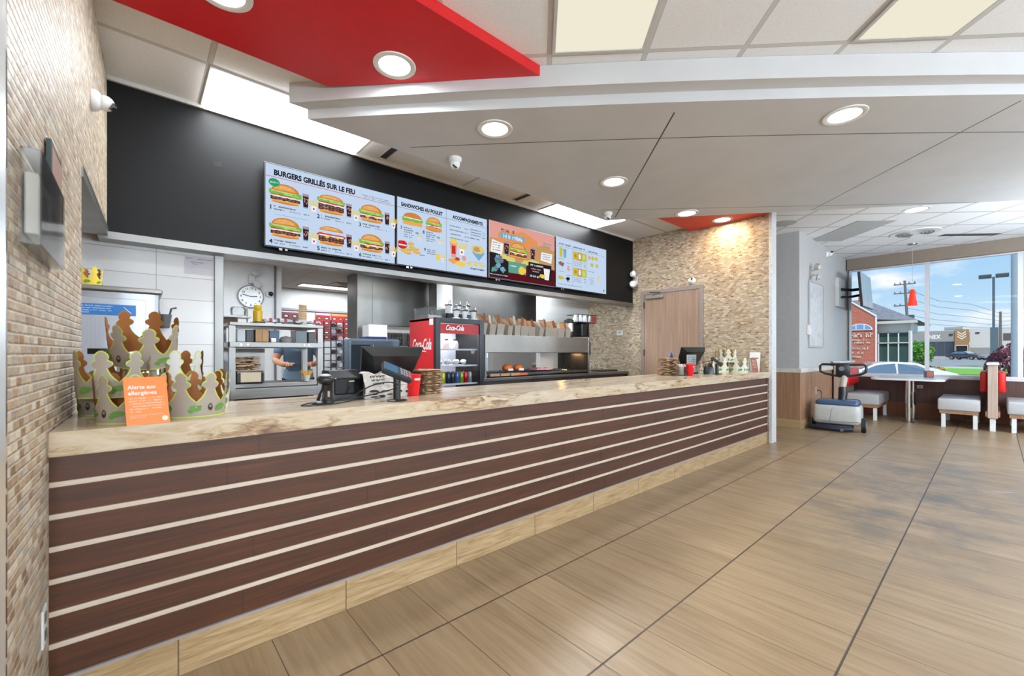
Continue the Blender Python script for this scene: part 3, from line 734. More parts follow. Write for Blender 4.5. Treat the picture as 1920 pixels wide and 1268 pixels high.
# ---------------------------------------------------------------- paper crowns
CR_W = [(0, 1), (.035, 1), (.062, 1), (.070, .80), (.080, .62), (.094, .45), (.108, .34), (.118, .28), (.121, .34), (.126, .52), (.134, .60), (.142, .56), (.148, .40), (.151, .30), (.158, .36), (.168, .36), (.176, .28), (.183, .15), (.187, .02)]
def crown_mesh(R, n=7, seed=0, plain=False):
    b = MB(); rr = random.Random(seed); half = PI/n
    def layer(rad, grow, m, zlo=0.0):
        for k in range(n):
            ac = 2*PI*k/n+.2; prev = None
            for (z, w) in CR_W:
                wz = half*w+(grow/rad if w < 1 else 0.0); zz = z+(grow if z > .06 else 0)
                if z == 0: zz = zlo
                q = rad*(1+.10*zz/.19)
                row = [b.bm.verts.new((q*math.cos(ac+wz*t), q*math.sin(ac+wz*t), zz)) for t in (-1, -.5, 0, .5, 1)]
                if prev:
                    for i in range(4):
                        f = b.bm.faces.new((prev[i], prev[i+1], row[i+1], row[i])); f.material_index = m
                prev = row
    layer(R, .0, 0); layer(R-.0007, .0032, 1); layer(R-.0016, .0030, 2)
    # base green line, leaf patches and a window mark on alternate points
    b.lathe([(R+.0007, .0), (R+.0007, .004)], 60, m=1)
    def patch(ac, z, wa, hz, m, n_=10, j=.25):
        q = (R+.0012)*(1+.10*z/.19)
        pts = [(ac+wa*math.cos(2*PI*i/n_)*(1+rr.uniform(-j, j)), z+hz*math.sin(2*PI*i/n_)*(1+rr.uniform(-j, j))) for i in range(n_)]
        b.face([(q*math.cos(a), q*math.sin(a), zz) for a, zz in pts], m)
    for k in range(n):
        a = 2*PI*k/n+.2
        if not plain: patch(a+half*.95, .038, .20, .014, 3); patch(a+half*.6, .028, .10, .010, 3)
        if k % 2 == 0:
            patch(a, .040, .085, .016, 4, 12, .03)
            for z in (.034, .041, .047): patch(a, z, .055, .0022, 0, 8, .05)
    me = bpy.data.meshes.new('paper_hat'); b.bm.to_mesh(me); b.bm.free()
    me.polygons.foreach_set('use_smooth', [True]*len(me.polygons))
    return me
crown_taupe = mat(158, 146, 132, .6); crown_pale = mat(206, 203, 198, .35)
LIME = mat(190, 204, 84, .6); CBROWN = mat(150, 92, 40, .7); LEAF = mat(92, 134, 56, .7); CDARK = mat(52, 36, 30, .7)
def crown(x, y, z, rz, label, R=.112, n=7, pale=False, group='paper crowns piled at the near end', tilt=(0, 0), s=1.0, seed=0):
    me = crown_mesh(R, n, seed); 
    for m in (crown_pale if pale else crown_taupe, LIME, CBROWN, LEAF, CDARK): me.materials.append(m)
    o = bpy.data.objects.new('paper_hat', me); C.objects.link(o); o.location = (x, y, z); o.rotation_euler = (tilt[0], tilt[1], 0); me.transform(Matrix.Rotation(rz, 4, 'Z')); o.scale = (s, s, s)
    tag(o, label, 'paper hat', group); return o
crown(-.435, .145, CT, .1, 'taupe paper crown directly behind the orange card, bottom of the pile', R=.108, seed=1, s=.92)
crown(-.245, .175, CT, 1.35, 'paper crown standing alone at the right of the pile, burger mark on its front', R=.112, seed=2, s=.92)
crown(-.20, .395, CT, .5, 'pale glossy paper crown behind the right-hand crown', pale=True, seed=3, s=.92)
crown(-.49, .26, CT+.085, .65, 'taupe paper crown on the second tier nearest the mosaic wall', R=.112, seed=4, s=.92)
crown(-.50, .48, CT, .2, 'paper crown in the shade at the back left of the pile', seed=5, s=.92)
crown(-.30, .37, CT+.088, .0, 'pale paper crown on the second tier at the right', pale=True, R=.105, seed=6, s=.92)
crown(-.40, .36, CT+.222, .15, 'topmost paper crown of the pile, brown inside showing', R=.112, seed=7, tilt=(.38, 0), s=.95)
nd = thing('napkin_dispenser', 'chrome napkin dispenser with a black slot inside the pile of crowns', 'napkin dispenser', (-.40, .40, CT))
b = MB(); b.lathe([(0, .0), (.08, 0), (.085, .01), (.085, .19), (.078, .215), (.05, .235), (0, .24)], 32); obj('body', b, MT['chrome'], nd, smooth=50)
b = MB(); b.box(-.04, .04, -.088, -.075, .12, .16, bev=.004); obj('slot', b, MT['black_gloss'], nd)

# the orange allergy card
card = thing('allergy_card', 'orange upright card reading Alerte aux allerg\u00e8nes in front of the paper crowns', 'card', (-.390, -.012, CT), math.radians(15))
Rx = Matrix.Rotation(math.radians(-14), 4, 'X')
b = MB(); b.box(-.061, .061, -.001, .001, 0, .170, M=Rx); obj('panel', b, mat(250, 122, 44, .45), card)
b = MB(); b.face([(-.02, .065, .001), (.02, .065, .001), (.02, .033, .125), (-.02, .033, .125)])
obj('easel_foot', b, mat(240, 116, 40, .5), card)
b = MB()
def cw(t, x, z, size, bold=.0003, width=None): b.text(t, size, Rx @ FACEY(x, -.0016, z), 0, bold=bold, width=width)
cw('Alerte aux', -.051, .128, .019, .0003, .080); cw('allerg\u00e8nes', -.051, .107, .019, .0003, .080)
rs = random.Random(3)
sb = MB()
for i in range(6): sb.scribble(-.050, .092-i*.0095, .098 if i < 4 else (.09 if i == 4 else .03), .0048, -.0016, 0, rs)
for i in range(2): sb.scribble(-.050, .031-i*.006, .09 if i == 0 else .04, .003, -.0016, 0, rs)
sb.ell(.047, .016, .009, .009, -.0017, 0)
for v in sb.bm.verts: v.co = Rx @ v.co
obj('small_print', sb, mat(252, 214, 190, .5), card); obj('heading', b, MT['white'], card)

# ---------------------------------------------------------------- till equipment
def sheared_screen(t, w, h, ang, zc, col=MT['plastic_black']):
    M = Matrix.Translation((0, 0, zc)) @ Matrix.Rotation(math.radians(ang), 4, 'X')
    b = MB()
    # back shell: wide at the top, tapering to the bottom, with sloped cheeks
    fr = [(-w/2, h), (w/2, h), (w/2-.03, 0), (-w/2+.03, 0)]; bk = [(-w/2+.045, h-.03), (w/2-.045, h-.03), (w/2-.09, .02), (-w/2+.09, .02)]
    A = [Vector((x, .0, z)) for x, z in fr]; B = [Vector((x, -.055, z)) for x, z in bk]; G = [Vector((x, .018, z)) for x, z in fr]
    vv = [[b.bm.verts.new(M @ v) for v in L_] for L_ in (G, A, B)]
    for p, q in zip(vv, vv[1:]):
        for i in range(4): b.bm.faces.new((p[i], p[(i+1) % 4], q[(i+1) % 4], q[i]))
    b.bm.faces.new(vv[0][::-1]); b.bm.faces.new(vv[2])
    obj('screen_housing', b, col, t, smooth=20)
    return M
def pos_terminal(loc, rz, label, w=.40, h=.22, ang=-30):
    t = thing('till_screen', label, 'till screen', loc, rz, group='till screens on the counter')
    M = sheared_screen(t, w, h, ang, .10)
    b = MB(); b.box(w*-.08, w*.34, -.052, -.03, h*.38, h*.70, bev=.004, M=M); obj('display_bezel', b, MT['black_gloss'], t)
    b = MB(); b.box(-.02, w*.28, -.0535, -.05, h*.46, h*.62, M=M); obj('customer_display', b, emit(46, 54, 16, 1), t)
    b = MB(); rs_ = random.Random(5); b.scribble(-.012, h*.50, w*.24, h*.085, -.0545, 0, rs_)
    for v in b.bm.verts: v.co = M @ v.co
    obj('display_digits', b, emit(168, 196, 40, 1), t)
    b = MB(); b.box(w*.20, w*.34, -.047, -.044, h*.80, h*.835, M=M); obj('badge', b, mat(120, 130, 140, .3), t)
    b = MB(); b.box(-.06, .06, -.01, .05, .0, .16, bev=.006); b.box(-.12, .12, -.06, .12, 0, .02, bev=.006); obj('stand', b, MT['plastic_black'], t)
    return t
pos_terminal((.72, .44, CT+.0), math.radians(4), 'large black till screen with a green lit customer display, left of the drinks fridge', .40, .20, 24)
pos_terminal((4.66, .50, CT), math.radians(-20), 'smaller black till screen in front of the wooden door', .36, .24, 26)

pr = thing('receipt_printer', 'black block-shaped receipt printer left of the printed paper bag', 'receipt printer', (.42, .36, CT), math.radians(6))
b = MB(); b.prism([(-.07, 0), (.06, 0), (.06, .15), (.05, .158), (-.02, .158), (-.07, .11)], -.085, .085, M=Matrix(((0, 0, 1, 0), (1, 0, 0, 0), (0, 1, 0, 0), (0, 0, 0, 1)))); obj('body', b, MT['plastic_black'], pr, smooth=25)
b = MB(); b.box(-.075, .08, -.078, -.058, .03, .12, bev=.008); obj('front_cover', b, MT['black_gloss'], pr)
b = MB(); b.box(-.0, .03, -.080, -.0775, .098, .103); obj('badge', b, mat(190, 180, 150, .4), pr)
b = MB(); b.box(-.086, -.0855, -.04, -.015, .02, .05); obj('sticker', b, MT['white'], pr)

scn = thing('barcode_scanner', 'black barcode scanner resting on its upright stand beside the printer', 'barcode scanner', (.275, .22, CT), math.radians(-8))
b = MB(); b.lathe([(0, .0), (.052, 0), (.055, .006), (.045, .014), (.02, .018), (0, .02)], 28); obj('stand_base', b, MT['plastic_black'], scn, smooth=40)
b = MB(); b.tube([(-.012, 0, .012), (-.005, 0, .04), (.008, 0, .07), (.014, -.004, .095)], [.020, .017, .016, .02], 12); obj('handle', b, MT['black_gloss'], scn, smooth=50)
b = MB(); b.ball((.01, -.012, .118), .036, sc_=(1.15, 1.2, .75)); obj('scan_head', b, MT['plastic_black'], scn, smooth=60)
b = MB(); b.ball((.008, -.02, .140), .024, sc_=(1.1, 1.2, .35)); obj('reader_window', b, mat(190, 196, 200, .15), scn, smooth=60)
def cable(pts, r, label, name='cable', col=MT['rubber'], grp=None, parent=None):
    q = []
    P_ = [Vector(p) for p in pts]
    P2 = [P_[0]]+P_+[P_[-1]]
    for i in range(1, len(P2)-2):
        p0, p1, p2, p3 = P2[i-1], P2[i], P2[i+1], P2[i+2]
        for k in range(6):
            t = k/6; q.append(.5*((2*p1)+(-p0+p2)*t+(2*p0-5*p1+4*p2-p3)*t*t+(-p0+3*p1-3*p2+p3)*t**3))
    q.append(P_[-1]); b = MB(); b.tube(q, r, 8, m=0); o = obj(name, b, col, parent, smooth=60)
    if not parent: tag(o, label, 'cable', grp)
    return o
cable([(.27, .24, CT+.012), (.20, .22, CT+.004), (.16, .16, CT+.004), (.20, .12, CT+.004), (.32, .14, CT+.004), (.42, .22, CT+.004), (.50, .25, CT+.004)], .0028, 'thin black scanner cable looped on the worktop', grp='black cables by the near till')
cable([(.60, .055, CT+.085), (.56, .09, CT+.10), (.50, .16, CT+.08), (.44, .24, CT+.03), (.36, .25, CT+.005)], .0032, 'upper black cable arcing from the card terminal to the printer', grp='black cables by the near till')
cable([(.59, .055, CT+.075), (.57, .08, CT+.06), (.50, .15, CT+.035), (.42, .22, CT+.012), (.30, .24, CT+.004)], .0032, 'lower black cable sagging from the card terminal to the printer', grp='black cables by the near till')

def card_terminal(loc, rz, label, tilt=28, s=1.0):
    t = thing('card_terminal', label, 'card terminal', loc, rz, group='card payment terminals on poles'); 
    b = MB(); b.lathe([(0, 0), (.052, 0), (.054, .004), (.045, .008), (.022, .010), (0, .010)], 32); obj('pole_base', b, MT['plastic_black'], t, smooth=40)
    b = MB(); b.cyl(0, 0, .008, .125, .019, seg=24); obj('pole', b, MT['plastic_black'], t, smooth=40)
    M = Matrix.Translation((0, -.0, .148)) @ Matrix.Rotation(math.radians(34), 4, 'X') @ Matrix.Rotation(math.radians(tilt), 4, 'Y')
    b = MB(); b.box(-.085, .085, -.04, .04, -.016, .016, bev=.008, M=M); obj('keypad_body', b, mat(34, 36, 42, .35), t)
    b = MB(); b.box(-.075, -.005, -.030, .030, .0155, .018, M=M); obj('terminal_screen', b, emit(96, 140, 176, .8), t)
    b = MB()
    for i in range(4):
        for j in range(3): b.box(.010+i*.016, .022+i*.016, -.028+j*.020, -.012+j*.020, .0155, .0195, m=1 if (i == 3) else 0, M=M)
    obj('keys', b, [mat(110, 110, 116, .5), mat(190, 60, 50, .5)], t)
    t.scale = (s, s, s)
    return t
card_terminal((.607, .085, CT), math.radians(-22), 'card terminal with lit blue screen on a black pole before the near red cup')
ct2 = card_terminal((4.70, .16, CT), math.radians(-15), 'card terminal on a black pole at the far till, beside the far crowns', tilt=24)
cable([(4.66, .16, CT+.165), (4.56, .22, CT+.15), (4.46, .30, CT+.11), (4.40, .38, CT+.06)], .004, 'black cable rising to the far card terminal')

def red_cup(loc, label):
    t = thing('red_cup', label, 'plastic cup', loc, group='red plastic cups on the counter')
    b = MB(); b.lathe([(0, .002), (.030, 0), (.033, .01), (.0445, .118), (.047, .122), (.047, .127), (.0425, .124), (.031, .012), (0, .010)], 32); obj('cup_body', b, mat(212, 16, 24, .3), t, smooth=50)
    b = MB(); b.lathe([(.0418, .092), (.0436, .105)], 32, a0=-1.9, a1=-.9); obj('label_strip', b, mat(250, 200, 196, .5), t)
    return t
red_cup((.797, .26, CT), 'red plastic cup at the near till beside the stack of brown bags')
red_cup((4.155, .22, CT), 'red plastic cup at the far till beside the clear tub of napkins')

def wavy_sheet(w, d, n=10, amp=.004, seed=0, t=.0035):
    rr = random.Random(seed); b = MB(); g = []
    for s_ in (0, 1):
        rows = []
        for i in range(n+1):
            rows.append([b.bm.verts.new((-w/2+w*i/n+rr.uniform(-1, 1)*.003, -d/2+d*j/4+rr.uniform(-1, 1)*.003, rr.uniform(-1, 1)*amp*(1 if s_ else .3)+s_*t)) for j in range(5)])
        g.append(rows)
        for i in range(n):
            for j in range(4): b.bm.faces.new((rows[i][j], rows[i+1][j], rows[i+1][j+1], rows[i][j+1]) if s_ else (rows[i][j+1], rows[i+1][j+1], rows[i+1][j], rows[i][j]))
    lo, up = g
    for i in range(n): b.bm.faces.new((lo[i][0], lo[i+1][0], up[i+1][0], up[i][0])); b.bm.faces.new((up[i][4], up[i+1][4], lo[i+1][4], lo[i][4]))
    for j in range(4): b.bm.faces.new((up[0][j], up[0][j+1], lo[0][j+1], lo[0][j])); b.bm.faces.new((lo[n][j], lo[n][j+1], up[n][j+1], up[n][j]))
    return b
def bag_stack(cx, cy, z0, w, d, n, step, group, labelf, rz=0, seed=0, top=None):
    rr = random.Random(seed); protos = []
    for k in range(3):
        o = obj('paper_bag', wavy_sheet(w, d, 8, step*.55, seed+k, step*.30), MT['kraft']); protos.append(o)
    for i in range(n):
        p = protos[i] if i < 3 else protos[i % 3].copy()
        if i >= 3: C.objects.link(p)
        p.location = (cx+rr.uniform(-.006, .006), cy+rr.uniform(-.006, .006), z0+step*.3+i*step); p.rotation_euler = (0, 0, rz+rr.uniform(-.05, .05)+(PI if i % 2 else 0))
        tag(p, labelf, 'paper bag', group)
        if i == n-1 and top: tag(p, top, 'paper bag', group)
bag_stack(.935, .36, CT, .165, .15, 18, .0083, 'brown paper bags stacked at the near till', 'folded brown paper bag in the stack behind the near red cup', .25, 1, 'top folded bag of the brown stack behind the near red cup')
bag_stack(4.05, .42, CT, .20, .13, 20, .0098, 'brown paper bags stacked at the far till', 'folded brown paper bag in the stack left of the far till screen', -.5, 5, 'top folded bag of the stack left of the far till screen')

# printed paper bag slumped behind the terminal
pb = thing('printed_bag', 'crumpled pale paper bag with black printing slumped under the till screen', 'paper bag', (.63, .29, CT), math.radians(3))
b = MB(); rr = random.Random(11); n = 16; rows = []
for j in range(9):
    zz = .148*j/8
    rows.append([b.bm.verts.new((-.13+.26*i/n+rr.uniform(-1, 1)*.003, -.02*math.sin(PI*j/8)-.03*(1-j/8)+rr.uniform(-1, 1)*.006, zz*(.93+.07*math.sin(i*.9))+rr.uniform(0, 1)*.002)) for i in range(n+1)])
back = [[b.bm.verts.new((v.co.x, .05, v.co.z)) for v in r] for r in (rows[0], rows[-1])]
for j in range(8):
    for i in range(n): b.bm.faces.new((rows[j][i], rows[j][i+1], rows[j+1][i+1], rows[j+1][i]))
for i in range(n):
    b.bm.faces.new((rows[-1][i], rows[-1][i+1], back[1][i+1], back[1][i])); b.bm.faces.new((back[0][i], back[0][i+1], rows[0][i+1], rows[0][i])); b.bm.faces.new((back[1][i], back[1][i+1], back[0][i+1], back[0][i]))
obj('bag_body', b, mat(206, 200, 192, .7), pb)
b = MB(); rr = random.Random(2)
for i, z in enumerate((.118, .098, .078)): b.scribble(-.115+.012*i, z, .085-.01*i, .014, -.062+i*.004, 0, rr)
for i in range(3): b.scribble(.0, .105-i*.018, .11, .004, -.058, 0, rr)
for i in range(14):
    x, z = rr.uniform(-.10, .11), rr.uniform(.012, .050)
    b.ell(x, z, rr.uniform(.008, .026), rr.uniform(.003, .010), -.066-.0002*i, 0)
obj('print', b, mat(40, 38, 38, .8), pb)

# clear tub of folded napkins / straws, sign in an acrylic holder
tub = thing('straw_tub', 'clear plastic tub filled with white paper sticks beside the far red cup', 'tub', (4.17, .33, CT+.002), .2)
b = MB()
for (x0, x1, y0, y1) in ((-.085, .085, -.055, -.052), (-.085, .085, .052, .055), (-.085, -.082, -.052, .052), (.082, .085, -.052, .052)): b.box(x0, x1, y0, y1, 0, .095)
b.box(-.085, .085, -.055, .055, -.001, .002); obj('tub_wall', b, MT['clear'], tub)
b = MB(); rr = random.Random(8)
for i in range(60):
    x, y = rr.uniform(-.06, .05), rr.uniform(-.035, .035); dx, dy = rr.uniform(-.04, .02), rr.uniform(-.02, .02)
    b.tube([(x, y, .005), (x+dx, y+dy, rr.uniform(.09, .125))], .0045, 5)
o = obj('paper_sticks', b, mat(232, 224, 214, .7), tub); o['kind'] = 'stuff'
sh = thing('sign_holder', 'clear acrylic sign holder with a grey printed sheet in front of the far till screen', 'sign', (4.52, .38, CT), -.35)
b = MB(); b.box(-.075, .075, -.004, -.002, 0, .235); b.box(-.075, .075, .002, .004, 0, .235); b.box(-.08, .08, -.03, .05, 0, .003); obj('acrylic_holder', b, MT['clear'], sh)
b = MB(); b.box(-.07, .07, -.0015, .0015, .02, .225); obj('sheet', b, mat(206, 208, 208, .6), sh)
b = MB(); rr = random.Random(5)
for i in range(6): b.scribble(-.06, .195-i*.024, .12, .013, -.0018, 0, rr)
obj('print', b, mat(60, 64, 70, .7), sh)
b = MB(); b.lathe([(0, 0), (.06, 0), (.055, .07), (.03, .12), (0, .135)], 24); o = obj('barcode_scanner_hood', b, MT['plastic_black'], loc=(4.62, .22, CT), smooth=50)
o.name = 'barcode_scanner'; tag(o, 'rounded black barcode scanner standing behind the far red cup', 'barcode scanner')
b = MB(); b.box(-.10, .10, -.05, .05, 0, .10, bev=.01); o = obj('bill_tray', b, MT['plastic_black'], loc=(4.34, .50, CT)); tag(o, 'low black box behind the far stack of brown bags', 'box')
b = MB(); b.prism([(-.05, 0), (.05, 0), (.0, .07)], -.003, .003, M=Matrix(((1, 0, 0, 0), (0, 0, -1, 0), (0, 1, 0, 0), (0, 0, 0, 1)))); o = obj('blue_flyer', b, mat(34, 62, 130, .4), loc=(4.36, .55, CT+.19))
b2 = MB(); b2.box(-.002, .002, .004, .008, -.09, 0); obj('flyer_stem', b2, MT['plastic_black'], o); tag(o, 'blue triangular flag sign above the far stack of brown bags', 'flag')

# far crowns, brown card and leaning white card
for (x, y, z, lab, pale, s) in ((5.30, .38, 0, 'pale crown at the left of the far crown group', True, 1.0), (5.44, .20, 0, 'pale crown in front of the far crown group', True, 1.0), (5.52, .42, .09, 'raised crown at the back of the far crown group', False, 1.05),
                           (5.62, .24, 0, 'crown at the right of the far group beside the brown card', False, .95), (4.98, .40, 0, 'low pale crown left of the far card terminal', True, .75), (5.36, .30, .13, 'topmost crown of the far group', True, .9)):
    crown(x, y, CT+z, x*7, lab, pale=pale, group='paper crowns at the far end of the counter', s=s, seed=int(x*100))
bc = thing('brown_card', 'small brown card with pale text leaning beside the white card at the counter end', 'card', (5.68, .075, CT), math.radians(-8))
b = MB(); b.box(-.07, .07, -.0015, .0015, 0, .185, M=Matrix.Rotation(math.radians(-10), 4, 'X')); obj('panel', b, mat(128, 58, 34, .5), bc)
b = MB(); rr = random.Random(6)
for i in range(6): b.scribble(-.05, .15-i*.018, .09, .010, -.0025, 0, rr)
for v in b.bm.verts: v.co = Matrix.Rotation(math.radians(-10), 4, 'X') @ v.co
obj('print', b, mat(226, 190, 160, .6), bc)
wc = thing('white_card', 'tall white card leaning against the far stone wall behind the brown card', 'card', (5.80, .17, CT), 0)
b = MB(); b.box(-.0015, .0015, -.10, .03, 0, .26, M=Matrix.Rotation(math.radians(8), 4, 'Y')); obj('panel', b, MT['white'], wc)
b = MB(); b.box(-.0025, -.0016, -.08, .01, .17, .19, M=Matrix.Rotation(math.radians(8), 4, 'Y')); obj('print', b, mat(140, 140, 140, .6), wc)

# ---------------------------------------------------------------- things fixed to the walls around the counter
def camera_dome(loc, rot, label, name='security_camera', s=1.0):
    t = thing(name, label, 'security camera', loc, group='white turret security cameras'); t.rotation_euler = rot; t.scale = (s, s, s)
    b = MB(); b.lathe([(0, 0), (.055, 0), (.055, -.016), (.047, -.03), (.040, -.036), (0, -.036)], 32); obj('mount', b, MT['white'], t, smooth=40)
    b = MB(); b.ball((0, 0, -.052), .040); obj('turret', b, MT['white'], t, smooth=60)
    b = MB(); b.cyl(0, 0, -.012, .0, .021, M=Matrix.Translation((-.018, -.030, -.078)) @ Matrix.Rotation(.65, 4, 'X') @ Matrix.Rotation(.3, 4, 'Y')); obj('camera_lens', b, MT['black_gloss'], t, smooth=40)
    return t
camera_dome((1.66, 1.11, 2.894), (0, 0, 0), 'white turret camera under the grey soffit above the second menu screen', s=1.05)
camera_dome((3.86, 1.10, 2.894), (0, 0, 0), 'white turret camera at the edge of the grey soffit above the last menu screen')
camera_dome((-.602, 1.165, 2.54), (0, -PI/2, 0), 'white turret camera on the near mosaic wall', s=1.0)
camera_dome((5.879, 1.02, 2.28), (0, PI/2, 0), 'white turret camera on the stone wall above the door')
def emergency(loc, rz, label, col=MT['white'], axis=1):
    t = thing('emergency_light', label, 'emergency light', loc, rz, group='twin-head emergency lights')
    b = MB(); b.box(-.03, .03, -.02, 0, -.07, .07, bev=.006); b.tube([(0, -.02, .03), (-.0, -.08, .05)], .008, 8); b.tube([(0, -.02, -.03), (0, -.08, -.05)], .008, 8); obj('bracket', b, col, t)
    for z, a in ((.085, -.5), (-.085, .4)):
        M = Matrix.Translation((0.0, -.11, z)) @ Matrix.Rotation(a, 4, 'Z') @ Matrix.Rotation(-PI/2+.2, 4, 'X')
        b = MB(); b.lathe([(0, -.035), (.035, -.03), (.058, .01), (.060, .02), (.052, .016)], 28, M=M); h = obj('lamp_head', b, col, t, smooth=50)
        b = MB(); b.lathe([(.052, .016), (.03, .02), (0, .021)], 28, M=M); obj('lens', b, mat(150, 140, 130, .15), h, smooth=50)
    return t
for (x, lab) in ((1.385, 'dark narrow mark in the tile strip between the first troffer and the plain tiles'), (3.12, 'dark narrow mark in the tile strip just before the far troffer')):
    t = thing('dark_mark', lab, 'air vent', (x, 1.80, CEIL-.001), group='dark narrow marks in the tile strip')
    b = MB(); b.box(-.03, .03, -.11, .16, -.006, 0); obj('grille', b, mat(58, 58, 60, .6), t)  # thin dark box for a dark mark on the ceiling strip
    b = MB(); b.box(-.038, -.03, -.12, .17, -.008, 0); b.box(.03, .038, -.12, .17, -.008, 0); obj('frame', b, mat(180, 178, 176, .5), t)
emergency((5.876, 1.98, 2.42), -PI/2, 'white twin-head emergency light in the corner of the black bulkhead and stone wall')

# door in the far stone wall
D = bpy.data.objects.new('door_1', None); C.objects.link(D); D.location = (5.88, 1.365, 0); tag(D, 'wooden door in the far stone wall behind the counter', 'door', kind='structure')
b = MB(); b.box(-.02, .0, .46, .515, 0, 2.21); b.box(-.02, .0, -.515, -.46, 0, 2.21); b.box(-.02, .0, -.46, .46, 2.155, 2.21); obj('door_frame', b, mat(140, 128, 120, .5), D)
b = MB(); b.box(-.009, .0, -.458, .458, .01, 2.152); obj('door_leaf', b, MT['door_wood'], D)
b = MB(); b.box(-.05, -.008, .12, .42, 2.075, 2.12, bev=.006); obj('door_closer', b, mat(170, 168, 166, .35, .6), D)
b = MB(); b.tube([(-.04, .30, 2.12), (-.06, .15, 2.16), (-.02, .36, 2.185)], .006, 6); obj('closer_arm', b, MT['plastic_black'], D)
b = MB()
for z in (.35, 1.2, 1.98): b.box(-.022, -.008, .452, .472, z-.05, z+.05)
obj('hinges', b, mat(90, 80, 74, .4, .8), D)
b = MB(); b.box(-.018, 0, -.06, .06, -.045, .045, bev=.004); o = obj('wall_thermostat', b, mat(210, 212, 212, .4), loc=(5.878, 2.30, 1.54)); tag(o, 'small white thermostat on the stone wall beneath the bulkhead end', 'thermostat')
b = MB(); b.box(-.008, 0, -.02, .02, -.012, .012); obj('readout', b, mat(120, 140, 150, .3), o, loc=(-.012, 0, .01))

# guard box and picture on the near mosaic wall, socket low down
gb = thing('thermostat_guard', 'clear plastic guard box over a white thermostat on the near mosaic wall', 'thermostat', (-.6365, -.205, 1.585), 0)
b = MB(); w2, h2, dp = .225, .118, .036
b.box(dp-.003, dp, -w2, w2, -h2, h2); b.box(0, dp-.003, -w2, -w2+.003, -h2, h2); b.box(0, dp-.003, w2-.003, w2, -h2, h2); b.box(0, dp-.003, -w2+.003, w2-.003, h2-.003, h2); b.box(0, dp-.003, -w2+.003, w2-.003, -h2, -h2+.003)
obj('clear_cover', b, MT['clear'], gb)
b = MB(); b.box(-.004, .022, -.15, .10, -.08, .08, bev=.004); obj('thermostat', b, mat(222, 214, 200, .4), gb)
b = MB(); b.box(.022, .024, -.08, -.02, -.04, .04); obj('display', b, mat(120, 108, 92, .5), gb)
b = MB(); b.box(.0, .03, .17, .215, -.03, .01); obj('lock', b, MT['chrome'], gb)
pf = thing('notice_frame', 'small framed notice above the guard box on the near mosaic wall', 'notice', (-.633, .055, 1.73))
b = MB(); b.box(0, .012, -.125, .125, -.10, .13); obj('frame', b, mat(44, 58, 58, .4), pf)
b = MB(); b.box(.012, .013, -.11, .11, -.09, .115); obj('notice', b, mat(150, 118, 104, .5), pf)
so = thing('wall_socket', 'white power socket low on the near mosaic wall', 'socket', (-.637, -.095, .37))
b = MB(); b.box(0, .006, -.035, .035, -.057, .057, bev=.002); obj('plate', b, MT['white'], so)
for z in (-.026, .026):
    b = MB(); b.box(.006, .008, -.014, .014, z-.014, z+.014); obj('outlet', b, mat(90, 88, 84, .5), so)
# bits on the floor
b = MB(); b.box(-.012, .012, -.03, .03, 0, .003); o = obj('food_scrap', b, mat(206, 160, 96, .8), loc=(.95, -1.70, .001), rot=(0, 0, .5)); tag(o, 'small tan scrap of food on the floor tiles in the foreground', 'food scrap')

# ---------------------------------------------------------------- the kitchen behind the pass
KZ = 2.42
def m_kceil():
    return m_ceiling('kitchen_ceiling_tile', False, .35, 2.9, 1.22, .61, (206, 206, 206))
b = MB(); b.box(-4.6, 5.88, 2.2, 7.2, KZ, KZ+.05)
struct('ceiling_kitchen', b, m_kceil(), 'lower tiled ceiling over the kitchen', 'ceiling')
white_wall = m_tilewall('white_wall_panel', (222, 222, 222), 1.22, 3.0, 'x', (150, 150, 150), .35, (.35, 0))
b = MB(); b.box(-4.6, .055, 2.2, 2.32, 0, KZ)
wk = struct('wall_kitchen', b, m_tilewall('large_white_tile', (232, 232, 231), .61, .175, 'x', (176, 176, 174), .18, (-.31, .038), 0, .004), 'glossy white large-tile wall behind the near end of the counter')
b = MB(); b.box(.052, .115, 2.185, 2.33, 0, KZ-.02, bev=.004); struct('steel_post', b, MT['steel'], None, parent=wk)
b = MB(); b.box(-4.6, 1.04, 4.74, 4.86, 0, KZ); b.box(1.04, 1.06, 4.70, 4.9, 0, KZ, 1); b.box(1.06, 1.13, 4.72, 4.86, 0, KZ, 0)
struct('wall_clock', b, [mat(206, 207, 208, .4), mat(90, 90, 94, .4)], 'pale kitchen wall carrying the clock').name = 'wall_middle'
b = MB(); b.box(-4.6, 5.9, 6.8, 6.95, 0, KZ); b.box(1.0, 5.9, 6.77, 6.8, 2.0, 2.04, 1)
struct('wall_north', b, [white_wall, mat(140, 142, 146, .4)], 'white rear wall of the kitchen')
b = MB(); b.box(4.62, 5.88, 3.0, 3.1, 0, KZ)
struct('wall_pantry', b, m_tilewall('white_panel_wall', (216, 216, 215), 2.0, .22, 'x', (186, 186, 186), .3, (4.0, .1)), 'white panelled wall behind the far end of the serving rack')
for (x, y, L, lab) in ((2.35, 6.2, 1.2, 'bright kitchen troffer seen under the menu bulkhead'), (3.9, 5.0, 1.2, 'kitchen troffer glimpsed above the drinks fridge')):
    troffer(x, y, L, .36, KZ, 0, lab, P_KITCHEN, emit(255, 255, 255, 3.0), grp='kitchen troffers in view')
for (x, y) in ((.6, 3.3), (2.4, 3.1), (4.2, 2.75), (-1.6, 3.4), (5.2, 4.6), (-.9, 2.9)):  # unseen troffers added to light the kitchen
    troffer(x, y, 1.2, .5, KZ, 0, 'added unseen troffer lighting the kitchen above the serving pass', P_KITCHEN*.8, emit(255, 255, 255, 3.0), grp='added kitchen troffers hidden by the bulkhead')
